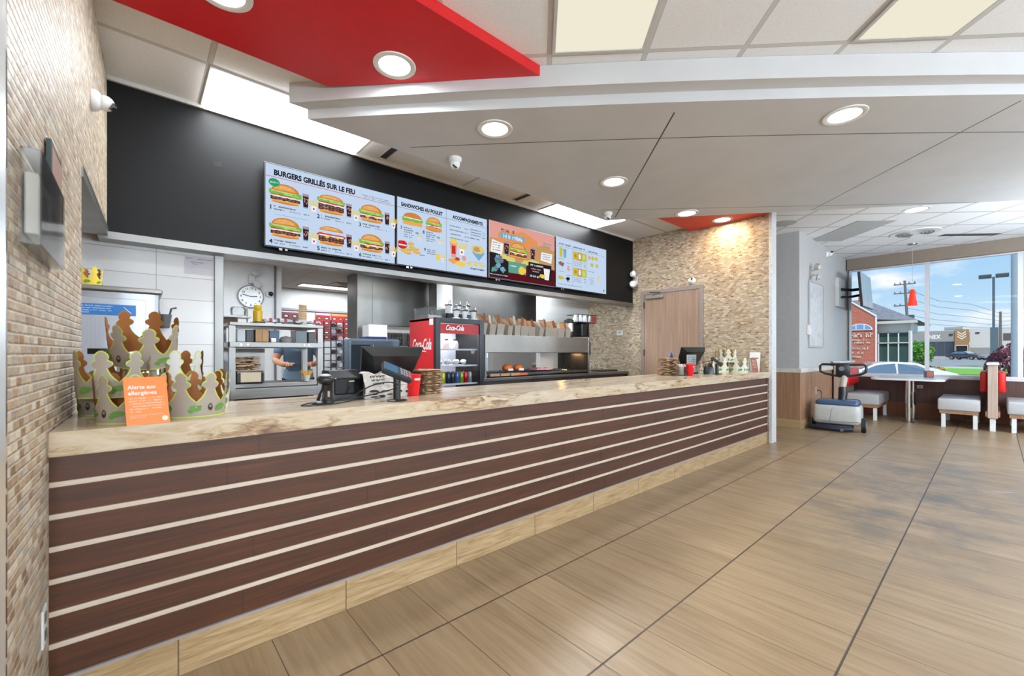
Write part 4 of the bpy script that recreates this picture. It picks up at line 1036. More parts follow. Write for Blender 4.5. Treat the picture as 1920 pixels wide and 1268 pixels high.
troffer(-1.2, 1.2, 1.1, .5, 2.6, 0, 'added unseen troffer lighting the back lane left of the mosaic wall', 35, emit(255, 255, 255, 3.0), grp='added kitchen troffers hidden by the bulkhead')  # extra unseen panel, added to light the lane behind the mosaic wall
kv = thing('ceiling_vent', 'square air vent beside the kitchen troffer', 'air vent', (2.45, 5.75, KZ-.001))
b = MB(); b.box(-.3, .3, -.25, .25, -.012, 0); obj('vent_frame', b, mat(150, 150, 150, .5), kv)
b = MB()
for i in range(6): b.box(-.26+.03*i, .26-.03*i, -.21+.03*i, -.20+.03*i, -.018, -.012); b.box(-.26+.03*i, .26-.03*i, .20-.03*i, .21-.03*i, -.018, -.012)
obj('vent_louvres', b, mat(90, 90, 90, .5), kv)

# clock
ck = thing('wall_clock', 'round white clock with black hands on the kitchen wall', 'clock', (.75, 4.735, 1.965))
Mc = Matrix.Rotation(PI/2, 4, 'X')
b = MB(); b.lathe([(0, 0), (.155, 0), (.16, .02), (.150, .035), (.143, .03)], 40, M=Mc); obj('clock_rim', b, mat(150, 154, 158, .3), ck, smooth=40)
b = MB(); b.lathe([(0, .024), (.145, .024)], 40, M=Mc); obj('clock_face', b, mat(236, 238, 240, .5), ck)
b = MB(); b.box(-.105, .01, -.030, -.028, -.006, .004, M=Matrix.Rotation(.25, 4, 'Y')); b.box(-.01, .075, -.032, -.030, -.005, .005, M=Matrix.Rotation(-.06, 4, 'Y')); obj('clock_hands', b, MT['plastic_black'], ck)
b = MB()
for i in range(12):
    a = PI/2-2*PI*(i+1)/12; b.text(str(i+1), .040, FACEY(.115*math.cos(a)-.010, -.0265, .115*math.sin(a)-.014), 0, bold=.001)
obj('clock_numerals', b, MT['plastic_black'], ck)
el = thing('kitchen_emergency_light', 'grey twin-head emergency light above the kitchen clock', 'emergency light', (.77, 4.735, 2.20))
b = MB(); b.box(-.05, .03, -.04, 0, -.06, .06, bev=.008); obj('bracket', b, mat(186, 186, 188, .4), el)
for dx, dz in ((.03, .09), (.05, -.07)):
    b = MB(); b.lathe([(0, -.03), (.035, -.02), (.05, .02), (0, .024)], 20, M=Matrix.Translation((dx, -.08, dz)) @ Matrix.Rotation(PI/2, 4, 'X')); obj('lamp_head', b, mat(170, 170, 174, .3), el, smooth=50)
kc = thing('kitchen_camera', 'round black-lensed camera right of the kitchen clock', 'security camera', (.975, 4.735, 2.02))
b = MB(); b.lathe([(0, 0), (.05, 0), (.045, .03), (.03, .04), (0, .04)], 24, M=Mc); obj('mount', b, mat(196, 198, 200, .4), kc, smooth=40)
b = MB(); b.ball((.012, -.05, 0), .032); obj('camera_lens', b, MT['black_gloss'], kc, smooth=60)

# notice on white tiles, ice bin at left, small things
nt_ = thing('paper_notice', 'printed paper form taped to the glossy white tiles', 'notice', (-.04, 2.197, 1.892), 0)
b = MB(); b.box(-.10, .10, -.001, 0, -.072, .072); obj('sheet', b, mat(206, 202, 208, .6), nt_)
b = MB(); rr = random.Random(9)
b.scribble(-.09, .05, .05, .008, -.002, 0, rr); b.scribble(-.02, .048, .10, .007, -.002, 0, rr); b.scribble(-.06, .02, .08, .008, -.002, 0, rr); b.scribble(-.06, .006, .04, .008, -.002, 0, rr)
for i in range(4): b.rect(-.09, .09, -.015-i*.014, -.0142-i*.014, -.0022, 0)
obj('print', b, mat(96, 92, 104, .7), nt_)
ib = thing('ice_dispenser', 'tall stainless cabinet with a blue instruction sticker behind the paper crowns', 'kitchen cabinet', (-.72, 1.72, 0))
b = MB(); b.box(-.42, .415, 0, .42, 0, 1.615, bev=.025); obj('cabinet_body', b, m_steel('cabinet_steel', (176, 178, 182), .32), ib)
b = MB(); b.box(-.44, .43, -.02, .44, 1.585, 1.622, bev=.012); obj('top_edge', b, MT['steel_h'], ib)
b = MB(); b.box(-.40, .345, -.012, .0, .2, 1.545, bev=.004); obj('front_door', b, m_steel('door_steel', (186, 190, 198), .34), ib)
b = MB(); b.box(-.2, .295, -.014, -.012, 1.435, 1.505, bev=.0); st = obj('instruction_sticker', b, mat(32, 112, 184, .4), ib)
b = MB(); rr = random.Random(12)
for i in range(4): b.scribble(-.10, 1.488-i*.014, .28 if i < 3 else .18, .008, -.0148, 0, rr)
b.lathe([(.024, -.0006), (.029, -.0006)], 28, M=Matrix.Translation((.255, -.0145, 1.47)) @ Mc); b.box(-.026, .026, -.016, -.0145, -.002, .002, M=Matrix.Translation((.255, 0, 1.47)) @ Matrix.Rotation(.8, 4, 'Y'))
obj('sticker_print', b, mat(206, 226, 242, .5), st)
b = MB(); b.box(.07, .175, -.014, -.010, 1.19, 1.225); obj('slot', b, MT['black_gloss'], ib)
b = MB(); b.box(.0, .045, -.013, -.0115, 1.10, 1.195); obj('paper_label', b, mat(226, 216, 212, .6), ib)
yt = crown(-.66, 1.82, 1.624, .6, 'yellow paper crown lying on top of the stainless cabinet', group=None, s=.62, seed=31)
yt.data.materials[0] = mat(226, 196, 60, .6)
sc_ = thing('utensil_basket', 'dark grey wire basket hanging on the white tiles beside the stainless cabinet', 'basket', (-.262, 2.14, 1.385)); sc_.scale = (.78, .78, .78)
b = MB(); b.lathe([(.035, 0), (.052, .13), (.055, .13), (.038, 0)], 20); obj('basket_body', b, mat(86, 84, 82, .5), sc_, smooth=40)
b = MB(); b.tube([(-.02, 0, .05), (-.05, 0, .20), (-.08, 0, .21)], .006); b.tube([(.02, 0, .05), (.05, 0, .19), (.09, 0, .20)], .008); obj('utensils', b, mat(60, 60, 60, .4), sc_)

# steel prep station with top shelf
ps = thing('prep_station', 'stainless prep station with an upper shelf seen behind the near till', 'prep table', (.52, 2.15, 0))
SX = .37
b = MB(); b.box(-SX, SX, 0, .60, .855, .895, bev=.006); b.box(-SX, SX, .0, .02, .81, .86, bev=.003); obj('table_top', b, MT['steel_h'], ps)
for x in (-SX, SX-.045):
    b = MB(); b.box(x, x+.045, .02, .065, .895, 1.44); obj('post', b, MT['steel'], ps)
    b = MB(); b.box(x, x+.045, .50, .545, .0, 1.44); obj('post', b, MT['steel'], ps)
b = MB(); b.box(-SX, SX, 0, .56, 1.425, 1.452, bev=.004); obj('upper_shelf', b, MT['steel_h'], ps)
b = MB(); b.box(-SX, SX, 0, .56, 1.243, 1.288, bev=.004); obj('lower_shelf', b, MT['steel_h'], ps)
b = MB()
for x in (-.29, -.24, .20, .24):
    b = MB(); b.cyl(0, 0, 0, .006, .009, M=Matrix.Translation((x, -.0, 1.266)) @ Mc); obj('rivet', b, MT['chrome'], ps)

b = MB(); b.box(-SX, SX, .05, .58, .12, .16); b.box(-SX+.02, SX-.02, .56, .58, .16, .81); obj('undershelf', b, MT['steel_dark'], ps)
b = MB(); b.box(-.30, .40, .04, .40, .897, .935, bev=.006); obj('tray_rail', b, MT['steel_h'], ps, loc=(-.03, 0, 0))
b = MB(); b.box(-.32, .0, .575, .585, .90, 1.24); obj('back_panel', b, MT['steel'], ps)
def boxthing(name, x0, x1, y0, y1, z0, z1, m, label, cat, group=None, bev=.004):
    b = MB(); w, d, h = x1-x0, y1-y0, z1-z0
    b.box(-w/2, w/2, -d/2, d/2, 0, h, bev=bev); o = obj(name, b, m, loc=((x0+x1)/2, (y0+y1)/2, z0)); tag(o, label, cat, group); return o
g = None
o = boxthing('cardboard_box', .34, .44, 2.17, 2.36, 1.29, 1.40, MT['kraft'], 'brown cardboard box between the two steel shelves', 'box')
b = MB(); b.box(-.004, .004, -.096, -.095, 0, .11); obj('tape', b, mat(140, 108, 76, .5), o)
boxthing('steel_canister', .21, .27, 2.2, 2.3, 1.29, 1.40, mat(196, 200, 202, .3), 'pale canister at the left end between the steel shelves', 'canister')
boxthing('dark_tub', .275, .335, 2.2, 2.32, 1.29, 1.395, mat(44, 52, 52, .4), 'dark green tub left of the cardboard box on the steel shelf', 'tub')
boxthing('blue_bin', .45, .53, 2.2, 2.36, 1.289, 1.395, mat(66, 88, 116, .4), 'dull blue bin right of the cardboard box on the steel shelf', 'bin')
boxthing('white_packet', .455, .495, 2.155, 2.19, 1.289, 1.325, MT['white'], 'small white packet at the front edge of the steel shelf', 'packet')
boxthing('grey_tub', .66, .76, 2.2, 2.36, 1.289, 1.40, mat(88, 100, 104, .3), 'grey tub near the right end of the steel shelf', 'tub')
boxthing('black_tub', .77, .83, 2.2, 2.36, 1.289, 1.39, MT['plastic_black'], 'black tub at the right end of the steel shelf', 'tub')
b = MB(); b.lathe([(0, 0), (.05, 0), (.055, .03), (.04, .05), (.0, .06)], 20); o = obj('wrapped_tray', b, mat(150, 148, 144, .25), loc=(.595, 2.25, 1.289), smooth=40); tag(o, 'silver domed dish on the steel shelf between bin and tub', 'dish')
# things on the top shelf
yc = thing('yellow_container', 'bright yellow dispensing bottle with a lid standing on the top shelf', 'container', (.38, 2.30, 1.453))
b = MB(); b.lathe([(0, 0), (.06, 0), (.06, .012), (.03, .02), (0, .02)], 24); obj('stand', b, MT['plastic_black'], yc, smooth=40)
b = MB(); b.lathe([(0, .02), (.036, .02), (.038, .115), (.03, .12), (0, .12)], 24); obj('bottle_body', b, mat(222, 178, 24, .3), yc, smooth=40)
b = MB(); b.lathe([(0, .12), (.026, .12), (.030, .125), (.030, .165), (.02, .172), (0, .175)], 24); obj('lid', b, mat(228, 190, 50, .3), yc, smooth=40)
cl = thing('lid_stack', 'tall stack of tan cup lids in a tube on the top shelf', 'lids', (.755, 2.32, 1.453))
for i in range(9):
    b = MB(); b.lathe([(0, 0), (.034, 0), (.036, .006), (.034, .014), (0, .014)], 20); obj('lid', b, mat(206, 180, 140, .5), cl, loc=(0, 0, .05+i*.0165), smooth=40)
b = MB(); b.lathe([(0, 0), (.038, 0), (.038, .05), (0, .05)], 20); obj('base', b, mat(220, 220, 220, .3), cl, smooth=40)
rr = random.Random(21)
for i, (x, w_, lab) in enumerate(((.47, .05, 'small clear film packet beside the yellow bottle'), (.53, .05, 'clear film packet with a red print on the top shelf'), (.59, .07, 'clear film packet in the middle of the top shelf'), (.66, .08, 'large crumpled clear film bag left of the lid stack'), (.84, .06, 'clear film bag at the right end of the top shelf'))):
    b = wavy_sheet(w_*2, .12, 8, .018, 40+i, .012); o = obj('plastic_bag', b, mat(196, 200, 204, .15), loc=(x, 2.30, 1.475)); tag(o, lab, 'plastic bag')
    b = MB(); b.box(-.012, .012, -.062, -.058, .0, .03); obj('print', b, mat(170, 50, 60, .5) if i % 2 == 0 else mat(50, 50, 56, .5), o)
b = MB(); b.lathe([(0, 0), (.055, 0), (.06, .05), (.05, .07), (0, .075)], 24); o = obj('dome_container', b, MT['clear'], loc=(.235, 2.3, 1.52), smooth=40); tag(o, 'clear domed lid container on the small shelf beside the steel post', 'container')
rk = thing('side_shelf', 'small steel shelf with a wooden-brown box behind the steel post', 'shelf', (.22, 2.42, 1.515))
b = MB(); b.box(-.09, .12, -.08, .1, -.01, 0); obj('shelf_board', b, MT['steel_h'], rk)
for x in (-.085, .11):
    b = MB(); b.box(x, x+.01, .08, .095, -.063, .1); obj('upright', b, MT['steel'], rk)
boxthing('brown_carton', .135, .25, 2.42, 2.5, 1.425+.03, 1.50, mat(112, 84, 66, .7), 'dark brown carton under the small side shelf', 'box')
# dispenser and bags on the prep table
bag_stack(.275, 2.26, 1.045, .20, .16, 9, .0135, 'brown paper bags on the prep station', 'folded brown paper bag in the pile on the black dispenser', .1, 15, 'top folded bag of the pile on the black dispenser')
kd = thing('bag_dispenser', 'black dispenser with a cream bag front on the prep station', 'dispenser', (.30, 2.22, .936))
b = MB(); b.box(-.105, .105, -.05, .10, 0, .105, bev=.012); obj('dispenser_body', b, MT['plastic_black'], kd)
b = MB(); b.box(-.07, .08, -.058, -.05, .012, .095, bev=.003); obj('cream_front', b, mat(206, 194, 170, .7), kd)
b = MB(); b.box(-.095, .1, -.056, -.048, .088, .108, bev=.003); obj('chrome_rim', b, MT['chrome'], kd)
ff = thing('fries_cup', 'small cup of golden french fries on the prep station', 'french fries', (.755, 2.20, .936))
b = MB(); b.lathe([(0, 0), (.022, 0), (.033, .055), (.030, .055), (.02, .003)], 20); obj('cup', b, MT['white'], ff, smooth=40)
for i in range(14):
    a = i*2.4; r0 = .012; x, y = r0*math.cos(a), r0*math.sin(a)
    b = MB(); b.box(-.004, .004, -.004, .004, 0, .075, M=Matrix.Translation((x, y, .03)) @ Matrix.Rotation(.55*math.cos(a), 4, 'Y') @ Matrix.Rotation(-.5*math.sin(a), 4, 'X')); obj('french_fry', b, mat(232, 176, 60, .6), ff)
for i, (x, lab) in enumerate(((.28, 'brown crate under the prep station, left'), (.48, 'brown crate under the prep station, middle'), (.70, 'brown crate under the prep station, right'))):
    boxthing('brown_crate', x-.085, x+.085, 2.25, 2.55, .162, .80, mat(92, 58, 40, .6), lab, 'crate')

# sauce rack, menu posters, white cabinet, fryers
sr = thing('sauce_rack', 'tall black wire rack of small black and white tubs right of the prep station', 'rack', (1.27, 3.0, 0))
b = MB()
for x in (-.07, .07):
    for y in (-.12, .12): b.tube([(x, y, 0), (x, y, 1.56)], .006, 6)
obj('rack_frame', b, MT['plastic_black'], sr)
for k in range(9):
    z = .88+k*.075
    b = MB(); b.box(-.075, .075, -.13, .13, z, z+.008); sh_ = obj('rack_shelf', b, MT['plastic_black'], sr)
    for j in range(2):
        b = MB(); b.lathe([(0, 0), (.026, 0), (.030, .03), (.02, .045), (0, .048)], 14); obj('sauce_tub', b, mat(210, 210, 214, .3) if (j+k) % 2 else mat(60, 60, 66, .3), sh_, loc=(-.035+j*.07, -.09, z+.008), smooth=40)
for (x0, x1, z0, z1, c, lab) in ((1.46, 1.90, 1.70, 1.985, (120, 60, 66), 'dark red build chart on the rear kitchen wall beside the column'), (2.20, 2.48, 1.46, 1.985, (150, 40, 46), 'red assembly chart on the rear kitchen wall, left of a pair'), (2.50, 2.86, 1.46, 1.985, (172, 36, 44), 'red assembly chart with a tan header, right of a pair')):
    t = thing('wall_chart', lab, 'poster', ((x0+x1)/2, 6.768, z0)); w = x1-x0; h = z1-z0
    b = MB(); b.box(-w/2, w/2, -.006, 0, 0, h); obj('board', b, mat(*c, .5), t)
    b = MB(); rr = random.Random(int(x0*10)); nx = max(2, int(w/.11)); nz = max(2, int(h/.10))
    for i in range(nx):
        for j in range(nz):
            cx_, cz_ = -w/2+w*(i+.5)/nx, h*.88*(j+.5)/nz
            b.ell(cx_, cz_, w/nx*.38, h/nz*.28, -.0065, 1); b.ell(cx_, cz_, w/nx*.22, h/nz*.14, -.007, rr.choice((2, 3, 4)))
    b.rect(-w/2+.01, w/2-.01, h*.91, h*.98, -.0065, 5 if x0 > 2.49 else 4)
    obj('chart_pictures', b, [mat(200, 200, 200, .5), mat(40, 46, 44, .5), mat(150, 170, 150, .5), mat(190, 130, 90, .5), mat(206, 180, 190, .5), mat(206, 150, 70, .5)], t)
boxthing('white_cabinet', 1.43, 1.57, 3.6, 3.9, 0, 1.36, mat(206, 208, 212, .4), 'tall narrow white cabinet beside the sauce rack', 'cabinet')
fr_ = thing('glass_fryer_cabinet', 'blue-grey heated cabinet with a dark glass front behind the large till screen', 'heated cabinet', (1.90, 3.35, 0))
b = MB(); b.box(-.33, .38, 0, .5, 0, 1.38, bev=.03); obj('cabinet_body', b, mat(104, 116, 130, .3, .4), fr_)
b = MB(); b.box(-.30, -.05, -.012, .0, .85, 1.30, bev=.01); obj('glass_door', b, mat(40, 52, 58, .08), fr_)
b = MB(); b.tube([(-.02, -.03, .9), (-.02, -.05, 1.0), (-.02, -.05, 1.2), (-.02, -.03, 1.3)], .008); obj('handle', b, MT['chrome'], fr_)
boxthing('blue_tray', 1.83, 2.10, 3.4, 3.7, 1.381, 1.41, mat(36, 56, 110, .4), 'dark blue tray on top of the heated cabinet', 'tray')
boxthing('tall_cabinet', 2.05, 2.33, 3.87, 4.1, 0, 1.60, MT['white'], 'tall white cabinet rising behind the blue-grey heated cabinet', 'cabinet')
b = MB()
bs = thing('fry_baskets', 'wire fry baskets hanging below the steel hood', 'fry basket', (2.72, 4.0, 1.30))
for i in range(2):
    b = MB(); x = -.18+i*.26
    for q in range(7): b.box(x-.1+q*.033, x-.097+q*.033, 0, .2, 0, .2)
    for q in range(4): b.box(x-.1, x+.1, 0, .003, q*.06, q*.06+.003); b.box(x-.1, x+.1, .2, .203, q*.06, q*.06+.003)
    obj('basket', b, mat(150, 150, 150, .3, .8), bs)
boxthing('fryer_bench', 2.42, 3.3, 3.9, 4.5, 0, 1.29, mat(70, 76, 88, .35, .5), 'dark steel fryer bench under the hood', 'fryer')
# hood column and hoods
hd = thing('extraction_hood', 'large stainless extraction hood hanging from the kitchen ceiling', 'extractor hood', (2.9, 4.4, 0))
b = MB(); b.box(-.58, .50, 0, .9, 1.62, KZ-.01, bev=.01); obj('hood_canopy', b, m_steel('hood_steel', (150, 149, 146), .30), hd)
b = MB(); b.box(-.83, -.585, -.05, .35, .0, KZ-.01, bev=.01); obj('steel_column', b, MT['steel'], hd)
b = MB(); b.box(.50, .64, -.26, -.16, 1.3, KZ-.01); obj('hanging_post', b, m_steel('post_steel', (206, 206, 204), .3), hd)
hd2 = thing('rear_hood', 'wide stainless hood panel above the bagged orders', 'extractor hood', (4.02, 3.42, 0))
b = MB(); b.box(-.86, 1.14, 0, .7, 1.50, KZ-.01, bev=.01); obj('hood_canopy', b, m_steel('hood_steel_matt', (128, 127, 126), .40), hd2)
b = MB(); b.box(-.95, -.87, -.02, .3, 1.0, KZ-.01); obj('white_post', b, MT['white'], hd2)

# employees
def limb(name, chain, parent=None, mt=None, sub=2):
    """skinned chain: chain = [(point, radius, parent index)]"""
    me = bpy.data.meshes.new(name); me.from_pydata([c[0] for c in chain], [(c[2], i) for i, c in enumerate(chain) if c[2] is not None], [])
    o = bpy.data.objects.new(name, me); C.objects.link(o)
    sk = o.modifiers.new('skin', 'SKIN'); sk.use_smooth_shade = True
    for i, c in enumerate(chain):
        r = c[1] if isinstance(c[1], tuple) else (c[1], c[1]); me.skin_vertices[0].data[i].radius = r; me.skin_vertices[0].data[i].use_root = (i == 0)
    s_ = o.modifiers.new('sub', 'SUBSURF'); s_.levels = sub; s_.render_levels = sub
    dg = bpy.context.evaluated_depsgraph_get(); dg.update()
    m2 = bpy.data.meshes.new_from_object(o.evaluated_get(dg)); bpy.data.objects.remove(o); bpy.data.meshes.remove(me)
    m2.name = name; m2.polygons.foreach_set('use_smooth', [True]*len(m2.polygons)); m2.materials.clear(); m2.materials.append(mt)
    o = bpy.data.objects.new(name, m2); C.objects.link(o)
    if parent: o.parent = parent
    return o
SKIN = mat(172, 122, 92, .55)
def worker(loc, rz, label, shirt, pants, apron=None, bend=.0, hair=(40, 30, 26), height=1.0, cap=None):
    t = thing('person', label, 'person', loc, rz); t.scale = (height,)*3
    B = bend
    hip = (0, 0, .92); wst = (0, -.03*B, 1.06); chest = (0, -.16*B, 1.28-.03*B); nk = (0, -.26*B, 1.44-.08*B); hd_ = (0, -.33*B-.02, 1.58-.14*B)
    sh = lambda s: (s*.175, -.20*B, 1.38-.06*B)
    body = [(hip, (.15, .11), None), (wst, (.135, .10), 0), (chest, (.155, .115), 1), (nk, (.055, .055), 2), (hd_, (.06, .07), 3)]
    for s in (-1, 1):
        body.append((sh(s), .055, 2)); i = len(body)-1
        body.append(((s*.25, -.19*B-.04, 1.14), .042, i)); body.append(((s*.15, -.36-.2*B, 1.10), .032, i+1)); body.append(((s*.10, -.42-.2*B, 1.11), (.028, .02), i+2))
    for s in (-1, 1):
        body.append(((s*.09, 0, .85), .088, 0)); i = len(body)-1
        body.append(((s*.10, -.01, .47), .058, i)); body.append(((s*.10, .02, .09), .038, i+1)); body.append(((s*.11, -.12, .035), .032, i+2))
    limb('body', body, t, SKIN)
    # hands: palm with five fingers each
    for s in (-1, 1):
        px, py, pz = s*.095, -.45-.2*B, 1.11
        ch = [((px, py+.03, pz), (.026, .013), None), ((px-s*.005, py-.02, pz+.004), (.034, .013), 0)]
        for f in range(4):
            x = px+(f-1.5)*.017; L_ = (.055, .066, .060, .046)[f]
            ch.append(((x, py-.035, pz), .009, 1)); i = len(ch)-1; ch.append(((x, py-.035-L_*.6, pz-.008), .0085, i)); ch.append(((x-s*.003, py-.035-L_, pz-.026), .007, i+1))
        ch.append(((px-s*.04, py-.005, pz+.005), .010, 0)); i = len(ch)-1; ch.append(((px-s*.052, py-.04, pz-.002), .008, i))
        limb('hand', ch, t, SKIN, 1)
    # head with face
    b = MB(); M = Matrix.Translation(hd_) @ Matrix.Rotation(-.6*B, 4, 'X')
    b.ball((0, -.005, .045), .1, sc_=(.76, .92, 1.12), M=M, seg=20); b.ball((0, -.095, .030), .016, sc_=(.8, 1, 1.3), M=M, seg=10)
    for s in (-1, 1): b.ball((s*.076, 0, .04), .022, sc_=(.4, .8, 1.2), M=M, seg=10)
    b.ball((0, -.083, -.008), .020, sc_=(1.2, .4, .35), M=M, seg=10)
    hobj = obj('head', b, SKIN, t, smooth=60)
    b = MB()
    for s in (-1, 1): b.ball((s*.030, -.086, .052), .010, M=M, seg=8)
    obj('eyes', b, MT['plastic_black'], hobj, smooth=60)
    b = MB(); b.ball((0, .012, .075), .1, sc_=(.83, .95, .98), M=M, seg=20)
    hh = b.bm
    for v in list(hh.verts):
        q = M.inverted() @ v.co
        if q.y < -.055 and q.z < .10: hh.verts.remove(v)
    obj('hair', b, mat(*hair, .7), t, smooth=60)
    if cap:
        b = MB(); b.lathe([(.09, .09), (.088, .14), (.06, .17), (0, .178)], 20, M=M); b.box(-.05, .05, -.16, -.07, .088, .097, bev=.004, M=M); obj('cap', b, mat(*cap, .6), t, smooth=50)
    cl_ = [(wst, (.150, .118), None), ((0, -.08*B, 1.17), (.160, .125), 0), (chest, (.168, .128), 1), ((nk[0], nk[1], nk[2]-.05), (.075, .07), 2), ((0, 0, .90), (.160, .125), 0)]
    for s in (-1, 1):
        cl_.append((sh(s), .068, 2)); i = len(cl_)-1; cl_.append(((s*.232, -.19*B-.02, 1.20), .060, i))
    limb('shirt', cl_, t, shirt)
    pl = [((0, 0, .93), (.155, .12), None)]
    for s in (-1, 1):
        pl.append(((s*.092, 0, .84), .098, 0)); i = len(pl)-1; pl.append(((s*.10, -.01, .47), .070, i)); pl.append(((s*.10, .02, .11), .058, i+1))
    limb('trousers', pl, t, pants)
    for s in (-1, 1):
        b = MB(); b.ball((s*.105, -.06, .04), .06, sc_=(.75, 1.9, .65), seg=14); obj('shoe', b, MT['rubber'], t, smooth=60)
    if apron:
        b = MB(); b.lathe([(.175, .66), (.182, .80), (.175, .95), (.165, 1.03)], 20, a0=PI*1.08, a1=PI*1.92); 
        for v in b.bm.verts: v.co.y = v.co.y*.85
        obj('apron', b, apron, t, smooth=60)
    return t
worker((1.06, 3.62, 0), -.25, 'person in blue-grey top and apron behind the prep station, head bent down', mat(84, 108, 132, .8), mat(28, 28, 32, .8), mat(104, 128, 144, .8), bend=1.0, height=.97, cap=(40, 44, 52))
worker((2.52, 3.35, 0), .5, 'person in dark clothes standing in the kitchen just left of the drinks fridge', mat(34, 36, 42, .8), mat(26, 26, 28, .8), None, bend=.3, height=.98, hair=(90, 86, 86), cap=(120, 122, 126))

# ---------------------------------------------------------------- drinks fridge
fg = thing('drinks_fridge', 'red and black drinks fridge with white script lettering and a glass door', 'drinks fridge', (2.20, 1.80, 0))
FW, FD, FH = .312, .56, 1.565
b = MB()
b.box(-FW, -FW+.02, .05, FD, .0, FH-.0); obj('side_panel', b, mat(206, 20, 30, .35), fg)
b = MB(); b.box(FW-.02, FW, .05, FD, .0, FH); obj('side_panel', b, MT['black'], fg)
b = MB(); b.box(-FW+.02, FW-.02, FD-.02, FD, .05, FH); b.box(-FW+.02, FW-.02, .05, FD, .05, .70); obj('inner_back', b, mat(150, 156, 166, .4), fg)
b = MB(); b.box(-FW, FW, .05, FD, FH-.03, FH, bev=.004); obj('top_panel', b, MT['plastic_black'], fg)
b = MB()
b.box(-FW, -FW+.055, 0, .05, .10, FH, bev=.004); b.box(FW-.055, FW, 0, .05, .10, FH, bev=.004); b.box(-FW+.055, FW-.055, 0, .05, FH-.055, FH, bev=.004); b.box(-FW+.055, FW-.055, 0, .05, .10, .74, bev=.004)
obj('door_frame', b, mat(24, 26, 32, .3), fg)
b = MB(); b.box(-FW+.055, FW-.055, .018, .022, .74, FH-.055); obj('door_glass', b, MT['glass'], fg)
b = MB(); b.box(-FW+.058, FW-.058, .024, .03, 1.40, FH-.058); h_ = obj('header_band', b, mat(206, 22, 30, .35), fg)
b = MB(); b.text('Coca-Cola', .075, FACEY(-.19, .0125, 1.438), 0, bold=.0022, shear=.35, width=.23); obj('header_lettering', b, MT['white'], fg)
b = MB(); b.text('Coca-Cola', .16, FRAME((-FW-.0015, .50, 1.235), (0, -1, 0), (0, 0, 1)), 0, bold=.004, shear=.35, width=.40); obj('side_lettering', b, MT['white'], fg)

b = MB(); b.tube([(-FW-.002, .46, 1.225), (-FW-.002, .38, 1.205), (-FW-.002, .30, 1.218), (-FW-.002, .20, 1.21)], .006, 6); obj('side_swash', b, MT['white'], fg)
b = MB(); b.box(-FW-.002, -FW, .055, .13, FH-.075, FH-.01); obj('paper_sticker', b, mat(214, 222, 224, .6), fg)
for z in (.86, 1.06, 1.235):
    b = MB()
    for i in range(14): b.box(-FW+.03, FW-.03, .09+i*.03, .094+i*.03, z-.006, z-.002)
    b.box(-FW+.03, FW-.03, .07, .085, z-.012, z+.006); obj('wire_shelf', b, mat(216, 220, 224, .3), fg)
b = MB(); b.cyl(0, 0, 0, .004, .025, M=Matrix.Translation((.16, .012, 1.21)) @ Mc); obj('door_badge', b, mat(110, 116, 120, .3), fg)
area('fridge_lamp', (0, .25, FH-.06), .45, .25, 14, COOL, fg)
b = MB(); b.box(-.24, .24, .1, .4, FH-.055, FH-.045); obj('light_strip', b, emit(240, 248, 255, 2.0), fg)
cans = [((226, 226, 220), .0), ((190, 200, 70), .0), ((48, 60, 90), .0), ((60, 60, 66), 0), ((70, 110, 170), 0), ((140, 160, 60), 0), ((196, 30, 36), 0), ((150, 160, 166), 0)]
def canf(x, y, z, c, r, h, label, grp, name='drink_can'):
    t = thing(name, label, 'drink', (2.20+x, 1.80+y, z), group=grp)
    b = MB(); b.lathe([(0, 0), (r*.8, 0), (r, .008), (r, h*.85), (r*.75, h), (0, h)], 16); obj('can_body', b, mat(*c, .25, .3), t, smooth=40)
    b = MB(); b.lathe([(0, h), (r*.72, h), (r*.76, h+.004), (r*.5, h+.004), (0, h+.002)], 16); obj('can_top', b, MT['chrome'], t, smooth=40)
cname = ['white', 'lime', 'navy', 'black', 'blue', 'green', 'red', 'silver']
xs = [-.225, -.165, -.10, -.045, .015, .07, .125, .185]
for i, x in enumerate(xs):
    for j in range(2):
        canf(x, .10+j*.09, .861, cans[i][0], .027, .125, '%s drink can on the bottom fridge shelf, %s row' % (cname[i], ('front', 'back')[j]), 'drink cans on the bottom fridge shelf')
rr = random.Random(4)
for i in range(7): 
    b = MB(); b.ball((0, 0, .03), .03, sc_=(1.1, 1, .9), seg=10)
    for v in b.bm.verts: v.co += Vector((rr.uniform(-1, 1), rr.uniform(-1, 1), rr.uniform(-1, 1)))*.006
    o = obj('foil_packet', b, mat(206, 212, 218, .3), loc=(2.20-.21+i*.055, 1.80+.13+(i % 2)*.05, 1.066)); tag(o, 'white foil packet in the row on the middle fridge shelf', 'packet', 'white packets on the middle fridge shelf')
for i, (x, lab) in enumerate(((-.09, 'left white bottle with a dark cap on the upper fridge shelf'), (.02, 'right white bottle with a dark cap on the upper fridge shelf'))):
    t = thing('milk_bottle', lab, 'bottle', (2.20+x, 1.95, 1.241))
    b = MB(); b.lathe([(0, 0), (.038, 0), (.04, .05), (.03, .08), (.018, .09), (0, .09)], 18); obj('bottle_body', b, mat(226, 230, 234, .3), t, smooth=40)
    b = MB(); b.lathe([(0, .09), (.02, .09), (.02, .105), (0, .105)], 16); obj('bottle_cap', b, mat(60, 40, 36, .4), t, smooth=40)
